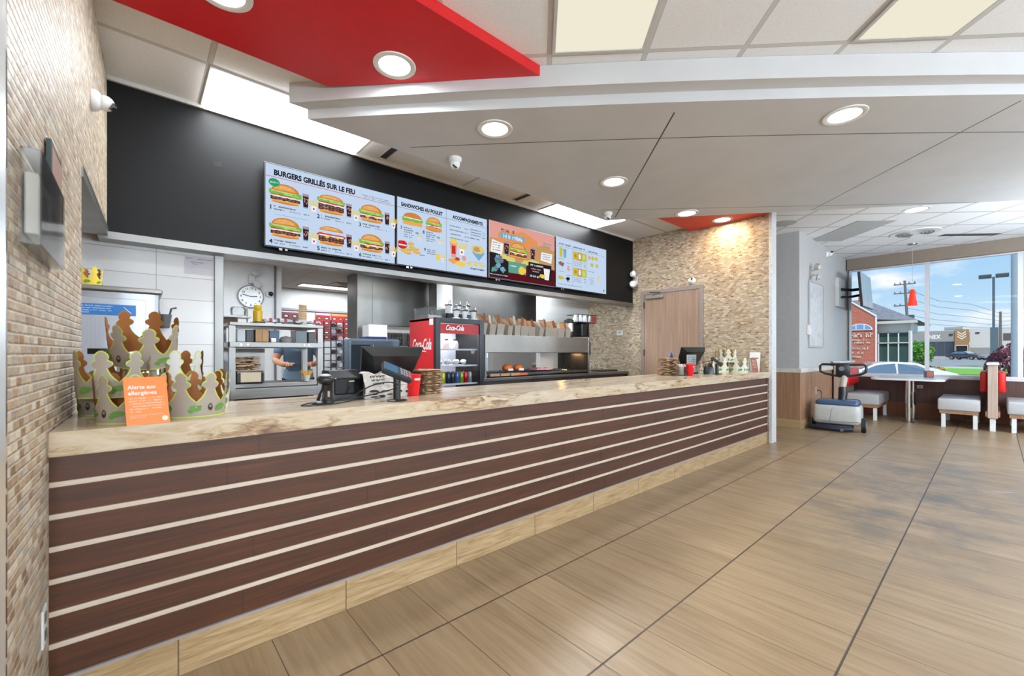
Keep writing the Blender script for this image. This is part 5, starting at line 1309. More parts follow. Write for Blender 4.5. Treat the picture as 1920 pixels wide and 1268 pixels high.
# on the fridge roof: clear bin and crowd of dispensers
rb = thing('clear_bin', 'clear plastic bin of white lids on the left of the fridge roof', 'bin', (2.02, 2.16, FH+.001))
b = MB()
for (x0, x1, y0, y1) in ((-.10, .12, -.15, -.147), (-.10, .12, .147, .15), (-.10, -.097, -.147, .147), (.117, .12, -.147, .147)): b.box(x0, x1, y0, y1, 0, .12)
b.box(-.11, .13, -.16, -.146, .115, .125); b.box(-.11, -.096, -.146, .16, .115, .125); obj('bin_wall', b, MT['clear'], rb)
b = MB(); rr = random.Random(2)
for i in range(10): b.box(-.08+i*.018, -.068+i*.018, -.1, .1, .003, rr.uniform(.03, .05))
o = obj('white_lids', b, MT['white'], rb); o['kind'] = 'stuff'
lab_d = ['front left', 'front middle', 'front right', 'rear left', 'rear middle', 'rear right']
for i, (x, y, z) in enumerate(((2.19, 1.88, 0), (2.30, 1.88, 0), (2.42, 1.88, 0), (2.20, 2.05, .07), (2.33, 2.05, .07), (2.45, 2.05, .07))):
    t = thing('cup_lid_tower', '%s silver and white tower of cups and lids on the fridge roof' % lab_d[i], 'cup stack', (x, y, FH+.001))
    if z: 
        b = MB(); b.box(-.05, .05, -.05, .05, 0, z); obj('riser', b, MT['plastic_black'], t)
    b = MB(); b.lathe([(0, z), (.045, z), (.045, z+.012), (.02, z+.02), (.026, z+.03), (.034, z+.09), (.0, z+.09)], 18); obj('cup_column', b, mat(206, 208, 212, .2), t, smooth=40)
    b = MB(); b.lathe([(0, z+.09), (.042, z+.09), (.045, z+.10), (.02, z+.112), (0, z+.115)], 18); obj('dark_lid', b, mat(60, 62, 66, .3), t, smooth=40)
    b = MB(); b.tube([(.0, 0, z+.11), (.012, 0, z+.15), (.028, 0, z+.15), (.03, 0, z+.12)], .005, 6); obj('spout', b, MT['chrome'], t)

# ---------------------------------------------------------------- heated order rack and back counter
bk = thing('back_counter', 'stainless back counter with a dark front below the order rack', 'counter', (4.2, 2.12, 0))
b = MB(); b.box(-1.65, 1.675, 0, .78, .845, .885, bev=.005); obj('counter_top', b, MT['steel_h'], bk)
b = MB(); b.box(-1.65, 1.675, .03, .75, .1, .845); obj('cabinet_front', b, mat(42, 38, 40, .4), bk)
b = MB(); b.box(-1.65, .6, -.002, .0, .852, .878); obj('edge_band', b, mat(96, 92, 92, .35, .5), bk)
hr = thing('order_rack', 'heated stainless rack with a broad upper shelf over the burger chute', 'heated rack', (3.85, 2.15, 0))
b = MB(); b.box(-1.05, .965, 0, .62, 1.196, 1.425, bev=.006); obj('upper_shelf', b, m_steel('rack_steel', (150, 145, 140), .36), hr)
b = MB(); b.box(.945, .965, .0, .62, .886, 1.20); obj('end_panel', b, m_steel('rack_end', (132, 126, 122), .22), hr)
b = MB(); b.box(-1.05, -1.03, .0, .62, .886, 1.20); obj('end_panel', b, MT['steel'], hr)
b = MB(); b.box(.955, .975, -.012, .008, .886, 1.44, bev=.003); obj('corner_post', b, MT['chrome'], hr)
b = MB(); b.box(-1.03, .945, .02, .60, .915, .925); obj('chute_floor', b, mat(50, 52, 58, .3, .6), hr)
for i in range(12):
    b = MB(); b.box(-1.0+i*.165, -.994+i*.165, .02, .60, .925, .945, bev=.001); obj('lane_divider', b, MT['chrome'], hr)
b = MB(); b.box(-1.03, .945, .0, .02, .905, .935); obj('front_lip', b, MT['steel_dark'], hr)
area('heat_lamp', (.75, .35, 1.19), .12, .12, 2.5, (1, .62, .25), hr)
lt = ['first', 'second']
for i, x in enumerate((3.27, 3.46)):
    t = thing('wrapped_burger', '%s foil and paper wrapped burger from the left in the chute' % lt[i], 'burger', (x, 2.28, .948))
    b = MB(); b.ball((0, 0, .048), .065, sc_=(1.1, 1, .75), seg=16)
    rr = random.Random(i)
    for v in b.bm.verts: v.co += Vector((rr.uniform(-1, 1), rr.uniform(-1, 1), rr.uniform(-1, 1)))*.004
    obj('orange_wrap', b, mat(206, 112, 48, .5), t, smooth=50)
    b = MB(); b.box(-.04, .05, -.072, -.05, .01, .04, bev=.008); obj('paper_fold', b, MT['white'], t)
b = wavy_sheet(.30, .2, 8, .012, 3, .02); o = obj('pink_wrap', b, mat(214, 150, 150, .6), loc=(3.90, 2.3, .958)); tag(o, 'pinkish wrapped item lying at the middle of the burger chute', 'wrapped food')
for i, x in enumerate((2.93, 3.10, 3.27, 3.42)):
    b = wavy_sheet(.15, .10, 6, .004, 50+i, .03); o = obj('flat_carton', b, MT['kraft'] if i < 3 else mat(196, 96, 60, .6), loc=(x, 2.09+.08, .89+.012)); tag(o, ['leftmost tan carton on the front edge of the back counter', 'tan carton second from the left on the back counter edge', 'tan carton third from the left on the back counter edge', 'short orange-ended carton on the back counter edge'][i], 'carton')
# the row of printed paper bags on the rack
def order_bag(x, y, z, w, h, rz, lean, label, flip=0):
    t = thing('order_bag', label, 'paper bag', (x, y, z), rz, group='open paper bags lined up on the order rack')
    L_ = Matrix.Rotation(lean, 4, 'Y'); d = .05
    b = MB()
    # body tapering to an open mouth, the back panel standing higher and folded
    q = [(-w/2, -d), (w/2, -d), (w/2, d), (-w/2, d)]
    lo = [b.bm.verts.new(L_ @ Vector((x_, y_, 0))) for x_, y_ in q]; up = [b.bm.verts.new(L_ @ Vector((x_*1.12, y_*1.5, h*(.55 if k < 2 else 1.0)))) for k, (x_, y_) in enumerate(q)]
    for k in range(4): b.bm.faces.new((lo[k], lo[(k+1) % 4], up[(k+1) % 4], up[k]))
    b.bm.faces.new(lo[::-1]); obj('bag_body', b, mat(168, 158, 144, .7), t)
    b = MB(); i0 = [Vector((x_*1.05, y_*1.35, h*(.50 if k < 2 else .96))) for k, (x_, y_) in enumerate(q)]
    b.face([L_ @ v for v in i0]); b.face([L_ @ Vector((-w*.5, d*1.38, h*.5)), L_ @ Vector((w*.5, d*1.38, h*.5)), L_ @ Vector((w*.55, d*1.48, h*1.0)), L_ @ Vector((-w*.55, d*1.48, h*1.0))])
    obj('brown_lining', b, mat(142, 98, 58, .8), t)
    b = MB(); 
    s_ = -1 if flip else 1
    b.face([L_ @ Vector((s_*w*.12, -d*1.1, h*.30)), L_ @ Vector((s_*w*.60, -d*1.25, h*.50)), L_ @ Vector((s_*w*.36, -d*.2, h*1.05)), L_ @ Vector((s_*w*.02, -d*.4, h*1.0))]); obj('folded_flap', b, mat(186, 182, 174, .7) if flip == 1 else mat(132, 86, 48, .8), t)
    b = MB(); rr = random.Random(int(x*100)); pts = [(-w*.5, .0), (-w*.34, h*.22), (-w*.18, h*.12), (0, h*.36), (w*.18, h*.10), (w*.34, h*.24), (w*.5, 0)]
    b.face([L_ @ Vector((px, -d-.002-pz*.1, pz+.01)) for px, pz in pts]); obj('printed_front', b, mat(192, 200, 208, .6), t)
rr = random.Random(14)
where = ['first', 'second', 'third', 'fourth', 'fifth', 'sixth', 'seventh', 'eighth', 'ninth', 'tenth', 'eleventh', 'twelfth', 'thirteenth']
xx = 2.86
for i in range(12):
    w_ = rr.uniform(.09, .115); hgt = .27-.004*i+rr.uniform(-.03, .02)
    order_bag(xx, 2.33, 1.426, w_, hgt, rr.uniform(-.5, .3), rr.uniform(-.10, .10), '%s standing paper bag from the left on the order rack' % where[i], i % 3)
    xx += .148
# cup rack and brewers at the right end
ur = thing('coffee_urn', 'black and steel coffee urn at the right end of the order rack', 'coffee urn', (4.668, 2.42, 1.426))
b = MB(); b.lathe([(0, 0), (.07, 0), (.075, .02), (.075, .10), (0, .10)], 24); obj('urn_base', b, MT['plastic_black'], ur, smooth=40)
b = MB(); b.lathe([(0, .10), (.072, .10), (.072, .23), (0, .23)], 24); obj('urn_body', b, mat(206, 204, 202, .2, .5), ur, smooth=40)
b = MB(); b.lathe([(0, .23), (.08, .23), (.075, .28), (.04, .30), (0, .31)], 24); obj('urn_lid', b, MT['plastic_black'], ur, smooth=40)
cr_ = thing('cup_rack', 'black wire rack full of white sauce cups beside the stone wall', 'rack', (4.98, 2.42, 1.10))
b = MB()
for z in (.58, .70): b.tube([(-.22, -.12, z), (.22, -.12, z), (.22, .12, z), (-.22, .12, z)], .006, 6, closed=True)
for x in (-.22, 0, .22): b.tube([(x, -.12, .58), (x, -.12, .70)], .005, 6)
b.box(-.22, .22, -.12, .12, .575, .58); b.tube([(.05, -.1, .58), (.03, -.12, .35), (-.0, -.12, .15), (.06, -.1, -.2)], .012, 8); obj('rack_frame', b, MT['plastic_black'], cr_)
b = MB(); b.box(-.12, .08, -.1, .1, .35, .57, bev=.02); b.box(.0, .12, -.1, .05, .05, .28, bev=.02); obj('holder', b, MT['plastic_black'], cr_)
b = MB(); b.box(.10, .215, -.126, -.118, .60, .68); obj('red_label', b, mat(150, 50, 46, .5), cr_)
for i in range(7):
    b = MB(); b.lathe([(0, 0), (.025, 0), (.034, .03), (.018, .10), (.006, .13), (0, .13)], 14); o = obj('sauce_bottle', b, mat(220, 222, 224, .3), loc=(4.80+i*.058, 2.38+(i % 2)*.08, 1.681), smooth=50); tag(o, 'white pointed sauce bottle standing in the black wire rack', 'bottle', 'white sauce bottles in the wire rack')
sk = thing('hand_sink', 'small chrome tap and black tray on the back counter by the stone wall', 'tap', (5.25, 2.45, .886))
b = MB(); b.tube([(0, 0, 0), (0, 0, .12), (.05, -.04, .15), (.10, -.08, .10)], .012, 10); obj('tap_spout', b, MT['chrome'], sk, smooth=50)
b = MB(); b.box(.12, .55, -.15, .2, 0, .018, bev=.004); obj('black_tray', b, MT['plastic_black'], sk)

# ---------------------------------------------------------------- dining corner
def bench(y0, y1, leg_side, label, x0=9.32, x1=10.45):
    t = thing('booth_bench', label, 'bench', ((x0+x1)/2, (y0+y1)/2, 0), group='grey booth benches by the window')
    hx = (x1-x0)/2; hy = (y1-y0)/2
    b = MB(); b.box(-hx, hx, -hy, hy, .275, .462, bev=.022, seg=3); obj('seat_cushion', b, MT['grey_pad'], t, smooth=40)
    b = MB(); b.box(-hx+.02, hx-.02, -hy+.02, hy-.02, .222, .275); obj('seat_rail', b, MT['wains'], t)
    for sx in (-hx+.03, hx-.09):
        for sy in (-hy+.03, hy-.09):
            b = MB(); b.box(sx, sx+.05, sy, sy+.05, 0, .222, bev=.004); obj('leg', b, MT['white_metal'], t)
    return t
bench(-.66, -.18, 1, 'grey padded booth bench beside the grey wall, left of the dining table')
bench(-1.86, -1.39, -1, 'grey padded booth bench right of the dining table, against the free-standing divider')
bench(-2.62, -2.13, 1, 'grey padded booth bench cut off by the right edge of the view')
def divider(y, label, pads, wall=False):
    t = thing('booth_divider', label, 'divider', (9.88, y, 0), group='wooden booth dividers with red back pads')
    b = MB(); b.box(-.58, .56, -.052, .052, .20, 1.01, bev=.004); obj('panel', b, wood('divider_wood', (158, 136, 122), (186, 166, 150), 'z'), t)
    b = MB(); b.box(-.61, .58, -.066, .066, 1.01, 1.04, bev=.008); obj('top_cap', b, MT['white_metal'], t)
    for s in pads:
        b = MB(); b.box(-.36, .54, (.053 if s > 0 else -.135), (.135 if s > 0 else -.053), .58, .90, bev=.025, seg=3); obj('back_pad', b, MT['red_pad'], t, smooth=40)
    for x in (-.55, .48):
        b = MB(); b.box(x, x+.07, -.03, .03, 0, .20, bev=.003); obj('leg', b, MT['white_metal'], t)
    b = MB(); b.box(-.56, .54, -.075 if -1 in pads else .053, .075 if 1 in pads else -.053, .222, .30); obj('side_rail', b, MT['wains'], t)
divider(-1.985, 'pale wooden booth divider with red pads on both sides and a white cap', (-1, 1))
divider(-.075, 'wooden booth divider against the grey wall with a single red pad', (-1,))
tb = thing('dining_table', 'white topped table on two steel columns under the window', 'table', (9.83, -1.02, 0))
b = MB(); pts = []
for (cx, cy, r, a0) in ((.58, .40, .06, 0), (-.55, .32, .14, PI/2), (-.55, -.32, .14, PI), (.58, -.40, .06, 1.5*PI)):
    for k in range(7): pts.append((cx+r*math.cos(a0+PI/2*k/6), cy+r*math.sin(a0+PI/2*k/6)))
b.prism(pts, .735, .765); obj('tabletop', b, mat(222, 222, 224, .15), tb)
for x in (-.25, .32):
    b = MB(); b.cyl(x, 0, .0, .735, .045, seg=28); obj('leg', b, MT['chrome'], tb, smooth=40)
    b = MB(); b.cyl(x, 0, 0, .012, .075, seg=28); obj('foot_plate', b, MT['steel_dark'], tb)
nh = thing('napkin_holder', 'small black napkin holder with a red and brown card on the dining table', 'napkin holder', (9.98, -1.24, .766), .3)
b = MB(); b.box(-.075, .075, -.05, .05, 0, .115, bev=.006); obj('holder_body', b, mat(64, 64, 66, .35), nh)
b = MB(); b.box(-.078, -.0755, -.04, .04, .02, .095); obj('card_insert', b, mat(150, 60, 40, .5), nh)
b = MB(); b.box(-.05, .05, -.053, -.0505, .03, .08); obj('front_label', b, mat(170, 74, 44, .5), nh)
so = thing('wall_outlet', 'pale socket on the dark panelling below the window', 'socket', (10.584, -1.08, .56))
b = MB(); b.box(-.006, 0, -.04, .04, -.03, .03, bev=.002); obj('plate', b, mat(190, 170, 164, .4), so)
b = MB(); b.box(-.008, -.006, -.012, .012, -.012, .012); obj('outlet', b, mat(90, 80, 78, .4), so)
pd = thing('pendant_lamp', 'red cone pendant lamp on a long cord above the dining table', 'pendant lamp', (9.775, -1.052, CEIL))
b = MB(); b.lathe([(0, 0), (.065, 0), (.060, -.02), (.012, -.03), (0, -.03)], 28); obj('canopy', b, mat(150, 150, 150, .25, .8), pd, smooth=40)
b = MB(); b.tube([(0, 0, -.03), (0, 0, -.80)], .003, 6); obj('cord', b, mat(180, 180, 182, .4), pd)
b = MB(); b.lathe([(0, -.80), (.022, -.80), (.028, -.815), (.066, -1.085), (.063, -1.085), (.026, -.82), (0, -.81)], 32)
n = NG('red_glass'); n.done(rgb(220, 40, 24), .25); n.set(n.b, 'Emission Color', rgb(255, 60, 34)); n.set(n.b, 'Emission Strength', .45)
obj('lamp_shade', b, n.mat, pd, smooth=40)
b = MB(); b.ball((0, 0, -.98), .022); obj('bulb', b, emit(255, 200, 150, 4), pd, smooth=60)

# picture, light, switch, outlet, camera and television on the grey wall
pc = thing('poster_frame', 'tall poster frame holding a crumpled pale sheet on the grey wall', 'poster', (8.27, .018, 1.29))
b = MB()
for (x0, x1, z0, z1) in ((-.45, -.42, 0, 1.11), (.42, .45, 0, 1.11), (-.42, .42, 0, .03), (-.42, .42, 1.08, 1.11)): b.box(x0, x1, -.02, 0, z0, z1)
obj('frame', b, mat(170, 168, 166, .35), pc)
def m_crumple():
    n = NG('crumpled_sheet'); p = n.pos(); f = n.noise(n.vec(p[0], p[1], p[2]), 4, 5, .6, 1.5)
    n.bump(f, .8, .06); return n.done(n.ramp(f, [(.3, rgb(176, 176, 178)), (.7, rgb(214, 212, 210))]), .3)
b = MB(); b.box(-.42, .42, -.008, 0, .03, 1.08); obj('sheet', b, m_crumple(), pc)
emergency((7.95, .018, 2.52), 0, 'twin-head emergency light on the grey wall above the poster frame', mat(176, 166, 156, .3))
sw = thing('light_switch', 'pale switch box at the left edge of the poster frame', 'switch', (7.80, .019, 1.57))
b = MB(); b.box(-.07, .07, -.035, 0, -.08, .08, bev=.006); obj('box', b, mat(216, 212, 206, .4), sw)
b = MB(); b.box(-.012, .012, -.045, -.035, -.03, .03, bev=.003); obj('lever', b, MT['white'], sw)
po = thing('power_socket', 'white power socket on the wainscot with the scrubber cable plugged in', 'socket', (8.22, .005, .56))
b = MB(); b.box(-.035, .035, -.008, 0, -.055, .055, bev=.002); obj('plate', b, MT['ivory'], po)
b = MB(); b.box(-.014, .014, -.01, -.008, .012, .035); obj('outlet', b, mat(120, 110, 104, .5), po)
camera_dome((8.98, .018, 2.985), (-PI/2, 0, 0), 'white turret camera high on the grey wall near the ceiling', s=1.0)
tv = thing('television', 'wall television on a black swing arm beside the window, screen turned to the room', 'television', (9.98, -.37, 2.37))
b = MB(); b.box(-.44, .54, -.02, .02, -.32, .32, bev=.004, M=Matrix.Rotation(math.radians(-4), 4, 'X')); obj('screen_housing', b, mat(36, 38, 38, .4), tv)
b = MB(); b.box(-.43, .53, -.024, -.0205, -.31, .31, M=Matrix.Rotation(math.radians(-4), 4, 'X')); obj('display', b, mat(150, 156, 152, .10, .0, .9), tv)  # pale grey base colour carries the bright reflection on the dark glass
b = MB(); b.box(-.40, .10, .330, .385, -.28, .26); obj('wall_plate', b, mat(196, 194, 190, .4, noise=.1), tv)
b = MB(); b.tube([(-.2, .33, .05), (-.1, .18, .03), (.02, .03, .05)], .028, 8); b.tube([(-.2, .33, -.1), (-.12, .2, -.1), (.02, .03, -.06)], .024, 8); b.box(-.10, .16, .015, .06, -.22, .2, bev=.01); obj('swing_arm', b, MT['plastic_black'], tv)

# floor scrubber parked by the wainscot
fs = thing('floor_scrubber', 'grey and navy floor scrubber with a loop handle parked by the wainscot', 'floor scrubber', (7.78, -.39, 0), -1.5)
b = MB(); b.box(-.30, .29, -.22, .22, .10, .41, bev=.07, seg=4); obj('tank_body', b, mat(188, 188, 184, .3), fs, smooth=50)
b = MB(); b.box(-.27, .27, -.20, .20, .36, .475, bev=.055, seg=4); obj('tank_lid', b, mat(62, 84, 110, .15), fs, smooth=50)
b = MB(); b.tube([(-.08, -.221, .14), (-.06, -.222, .30), (-.04, -.215, .36)], .003, 6); b.tube([(-.29, -.221, .155), (0, -.228, .150), (.28, -.222, .165)], .003, 6); obj('seam', b, mat(110, 112, 112, .5), fs)
b = MB(); b.tube([(.05, .0, .46), (.055, .03, .56), (.045, .05, .66)], [.055, .06, .05], 12); obj('pivot', b, MT['plastic_black'], fs, smooth=50)
b = MB(); b.tube([(.045, .05, .62), (.07, .07, .84)], .045, 10); obj('neck', b, mat(186, 178, 164, .4), fs, smooth=50)
b = MB(); b.tube([(-.24, .06, .985), (-.235, .06, .90), (-.17, .06, .865), (.05, .06, .82), (.27, .06, .865), (.325, .06, .90), (.335, .06, .99), (.30, .06, 1.015), (.05, .06, 1.01), (-.21, .06, 1.015)], .018, 10, closed=True); obj('loop_handle', b, MT['plastic_black'], fs, smooth=50)
b = MB(); b.box(-.04, .14, .03, .10, .82, 1.035, bev=.02); cp = obj('control_panel', b, mat(30, 34, 40, .3), fs, smooth=40)
b = MB(); b.cyl(0, 0, 0, .008, .035, M=Matrix.Translation((.04, .028, .95)) @ Mc); obj('dial', b, mat(120, 124, 130, .3), cp)
b = MB(); b.tube([(-.34, -.20, .045), (-.15, -.27, .05), (.05, -.27, .045), (.20, -.22, .05)], .034, 8); b.box(-.26, .2, -.24, -.08, .03, .10, bev=.02); obj('squeegee', b, mat(24, 28, 40, .5), fs, smooth=40)
b = MB(); b.cyl(0, 0, -.02, .02, .028, M=Matrix.Translation((.08, -.29, .03)) @ Matrix.Rotation(PI/2, 4, 'Y')); obj('caster', b, mat(80, 84, 90, .4), fs, smooth=40)
for x in (.25,):
    b = MB(); b.cyl(0, 0, -.025, .025, .105, M=Matrix.Translation((.315, -.05, .106)) @ Matrix.Rotation(PI/2, 4, 'Y'), seg=32); w_ = obj('wheel', b, MT['rubber'], fs, smooth=40)
    b = MB(); b.cyl(0, 0, .025, .030, .06, M=Matrix.Translation((.315, -.05, .106)) @ Matrix.Rotation(PI/2, 4, 'Y')); obj('hubcap', b, mat(120, 124, 130, .3), w_)
b = MB(); b.cyl(0, 0, -.025, .025, .105, M=Matrix.Translation((-.315, .12, .106)) @ Matrix.Rotation(PI/2, 4, 'Y'), seg=32); obj('wheel', b, MT['rubber'], fs, smooth=40)
cable([(8.22, -.012, .55), (8.25, -.05, .56), (8.20, -.08, .50), (8.10, -.10, .42), (8.02, -.12, .40)], .006, 'black charging cable between the wainscot socket and the floor scrubber', 'charging_cable')

# ceiling fittings of the dining side
rd = thing('round_diffuser', 'round white ceiling air diffuser with dark vanes in the far ceiling', 'air vent', (8.86, -1.17, CEIL-.001))
b = MB(); b.lathe([(0, -.004), (.20, -.004), (.30, -.014), (.30, 0)], 36); obj('diffuser_ring', b, MT['white'], rd, smooth=40)
b = MB()
for i in range(4): b.lathe([(.06+i*.045, -.016), (.085+i*.045, -.022)], 36, a0=.4, a1=2.6); b.lathe([(.06+i*.045, -.016), (.085+i*.045, -.022)], 36, a0=3.5, a1=5.7)
obj('vanes', b, mat(110, 112, 114, .5), rd)
lv = thing('unlit_troffer', 'unlit grey louvred light panel in the far ceiling', 'ceiling light', (uv45(6.0, 5.32)[0], uv45(6.0, 5.32)[1], CEIL-.001), PI/4)
b = MB(); b.box(-.57, .57, -.27, .27, -.006, 0); obj('panel', b, mat(178, 178, 176, .5), lv)
dv = thing('return_grille', 'dark open return grille in the far ceiling at the right', 'air vent', (uv45(7.95, 5.62)[0], uv45(7.95, 5.62)[1], CEIL-.001), PI/4)
b = MB(); b.box(-.06, .06, -.55, .3, -.005, 0); obj('grille', b, mat(70, 72, 74, .6), dv)
sp = thing('ceiling_speaker', 'flat round grey ceiling speaker behind the end of the stone wall', 'speaker', (6.75, .06, CEIL-.001))
b = MB(); b.lathe([(0, -.006), (.15, -.008), (.165, -.004), (.165, 0)], 36); obj('grille', b, mat(176, 176, 170, .6), sp, smooth=40)
b = MB(); b.box(-.12, .12, -.012, .012, -.003, 0); fp = obj('shiny_strip', b, mat(206, 202, 196, .15, .7), loc=(5.12, -2.02, .004), rot=(0, 0, -.9)); tag(fp, 'small shiny strip on the floor tiles at the right edge', 'floor strip')  # thin pale glossy box for a shiny mark on the tiles

# opal globes added out of view, only to light the room
for i, (x, y) in enumerate(((-.9, -5.2), (1.4, -5.5), (3.4, -5.5), (5.2, -5.5), (-3.2, -3.4), (8.7, -3.5), (7.0, -3.2))):
    t = thing('fill_globe', 'added unseen opal globe that brightens the room from outside the view', 'pendant lamp', (x, y, CEIL), group='added globes lighting the room from outside the view')
    b = MB(); b.tube([(0, 0, 0), (0, 0, -1.08)], .006, 6); obj('cord', b, MT['plastic_black'], t)
    b = MB(); b.ball((0, 0, -1.24), .155, seg=24)
    n = NG('fill_glow'); n.done((0, 0, 0, 1), 1, 0, 0); n.set(n.b, 'Emission Color', (*GLOBE, 1)); n.set(n.b, 'Emission Strength', P_GLOBE*(1.1, 1, 1, .8, .8, .62, .5)[i])
    obj('globe', b, n.mat, t, smooth=60)

# ---------------------------------------------------------------- outside the window
def gz(x): return -.6+(x-12)*.007
def ground(name, x0, x1, y0, y1, m, label, cat, dz=0.0):
    b = MB(); b.face([(x0, y0, gz(x0)+dz), (x1, y0, gz(x1)+dz), (x1, y1, gz(x1)+dz), (x0, y1, gz(x0)+dz)])
    o = obj(name, b, m); tag(o, label, cat, kind='structure'); return o
def m_noise(name, a, c, scale, rough=.9):
    n = NG(name); p = n.pos(); f = n.noise(n.vec(p[0], p[1], p[2]), scale, 6, .65); return n.done(n.ramp(f, [(.3, rgb(*a)), (.7, rgb(*c))]), rough)
ground('parking_lot', 10.85, 300, -90, 90, m_noise('asphalt', (136, 136, 134), (166, 166, 164), .8), 'grey asphalt lot outside the windows', 'ground')
ground('lawn', 44, 57, -30, 4.2, m_noise('grass_green', (96, 160, 40), (140, 196, 66), 3), 'bright green grass strip between the lots', 'lawn', .03)
ground('concrete_walk', 57, 62, -30, 30, m_noise('concrete', (186, 184, 180), (206, 204, 198), 1), 'pale concrete walk behind the grass strip', 'walkway', .02)
ground('far_lawn', 66, 69, -9, .5, m_noise('grass_pale', (140, 170, 90), (170, 190, 120), 3), 'small pale grass island on the far lot', 'lawn', .03)
rs = random.Random(9)
def foliage(name, c, r, n, leaf, cols, label, cat, squash=1.0, group=None, trunk=None):
    t = thing(name, label, cat, c, group=group); b = MB()
    for i in range(n):
        th, ph = rs.uniform(0, 2*PI), math.acos(rs.uniform(-1, 1)); q = r*rs.uniform(.55, 1.0)*(1+.15*math.sin(3*th))
        p = Vector((q*math.sin(ph)*math.cos(th), q*math.sin(ph)*math.sin(th), q*math.cos(ph)*squash+r*squash))
        e = Euler((rs.uniform(0, PI), rs.uniform(0, PI), rs.uniform(0, PI))).to_matrix(); s = leaf*rs.uniform(.6, 1.3)
        b.face([p+e @ Vector(v)*s for v in ((-.5, 0, 0), (0, -.35, .05), (.55, 0, 0), (0, .35, .05))], rs.randrange(len(cols)))
    obj('foliage', b, [mat(*k, .8) for k in cols], t)
    b = MB(); b.tube([(0, 0, -(trunk or .1)), (.05, 0, r*squash*.6), (0, .1, r*squash*1.2)], [r*.08, r*.06, r*.03], 8); 
    for k in range(5): b.tube([(0, 0, r*.2), (rs.uniform(-.6, .6)*r, rs.uniform(-.6, .6)*r, r*squash*1.3)], r*.02, 5)
    obj('trunk', b, mat(84, 66, 56, .8), t); return t
foliage('purple_shrub', (23, -2.45, gz(23)+.25), .82, 2600, .11, [(92, 34, 52), (120, 48, 66), (70, 28, 44), (140, 70, 84)], 'purple-leaved shrub outside the window behind the booth divider', 'shrub', 1.05, trunk=.4)
foliage('green_tree', (62, 3.45, gz(62)+.2), 1.2, 2600, .26, [(66, 128, 36), (94, 156, 50), (120, 180, 66), (50, 104, 34)], 'round bright green tree right of the brick house', 'tree', 1.0)
foliage('orange_flowers', (46, 1.05, gz(46)), .55, 900, .14, [(214, 170, 60), (196, 140, 50), (150, 150, 50), (226, 190, 80)], 'low mound of yellow-orange flowers at the left end of the grass strip', 'flowers', .45)
foliage('orange_flowers', (30, -3.0, gz(30)), .5, 500, .12, [(224, 176, 60), (206, 150, 50), (160, 150, 60)], 'yellow flowers at the foot of the wide pole by the window', 'flowers', .5)
# small brick house
hs = thing('brick_house', 'red brick house with a grey shingle roof and a white framed window wall', 'house', (34, 2.4, gz(34)))
g0 = -gz(34)
def W(x, y, z): return (x-34, y-2.4, z+g0)
b = MB()
pts = [(2.86, -.5), (6.6, -.5), (6.6, 3.2), (4.5, 4.75), (2.86, 3.42)]
A = [b.bm.verts.new(W(34, y, z)) for y, z in pts]; Bk = [b.bm.verts.new(W(34.9, y, z)) for y, z in pts]
b.bm.faces.new(A); b.bm.faces.new(Bk[::-1])
for i in range(5): b.bm.faces.new((A[i], Bk[i], Bk[(i+1) % 5], A[(i+1) % 5]))
brick = m_tilewall('house_brick', (178, 86, 62), .21, .075, 'y', (186, 150, 130), .8, shift=.5, gap=.014)
obj('brick_gable', b, brick, hs)
b = MB(); b.tube([W(33.97, 6.6, 3.2), W(33.97, 4.5, 4.78), W(33.97, 2.84, 3.45)], .06, 4); b.box(*[v for p in zip(W(33.9, 2.80, -.5), W(34.0, 2.88, 3.42)) for v in p]); obj('white_trim', b, MT['white'], hs)
b = MB(); Mw = Matrix.Translation(W(33.95, 3.62, 2.62)) @ Matrix.Rotation(-PI/2, 4, 'Z') @ Matrix.Rotation(PI/2, 4, 'X')
fr2 = [(.62*math.cos(a), .42*math.sin(a)) for a in [PI*i/12 for i in range(13)]]
b.prism(fr2, 0, .03, 0, M=Mw); aw = obj('arched_window', b, MT['white'], hs)
b = MB(); b.prism([(.54*math.cos(a), .05+.32*math.sin(a)) for a in [PI*i/12 for i in range(13)]], .03, .04, 0, M=Mw); obj('window_glass', b, mat(120, 150, 190, .1), aw)
b = MB()
for x in (-.2, .2): b.box(x-.02, x+.02, .04, .40, .04, .05, M=Mw)
obj('glazing_bars', b, MT['white'], aw)
b = MB(); rr = random.Random(3); Ms = FRAME(W(33.93, 4.35, 0), (0, -1, 0), (0, 0, 1))
def sgn(x, z, w, h):
    bb = MB(); bb.scribble(x, z+g0*0, w, h, 0, 0, rr)
    for f in bb.bm.faces:
        b.face([Ms @ Vector((v.co.x, v.co.z, 0)) for v in f.verts])
    bb.bm.free()
for (x, z, w, h) in ((.1, 2.18, 1.2, .30), (.15, 1.96, .9, .10), (.1, 1.78, 1.1, .14), (.1, 1.40, 1.05, .16), (.1, 1.12, .9, .16), (.15, .88, .6, .14)): sgn(x, z, w, h)
obj('sign_letters', b, mat(236, 226, 204, .5), hs)
b = MB(); b.box(*[v for p in zip(W(34.6, 1.32, -.5), W(38, 2.86, .58)) for v in p]); b.box(*[v for p in zip(W(34.6, 1.32, 2.48), W(38, 2.86, 3.05)) for v in p]); obj('white_wall', b, mat(214, 212, 200, .6), hs)
b = MB(); b.box(*[v for p in zip(W(34.75, 1.40, .58), W(34.8, 2.86, 2.48)) for v in p])
gw = obj('window_glass', b, mat(58, 84, 78, .08, .0, .8), hs)
b = MB()
for y in (1.40, 1.88, 2.36, 2.82): b.box(*[v for p in zip(W(34.6, y-.02, .55), W(34.75, y+.03, 2.5)) for v in p])
for z in (.57, 1.78, 2.44): b.box(*[v for p in zip(W(34.6, 1.38, z), W(34.75, 2.86, z+.05)) for v in p])
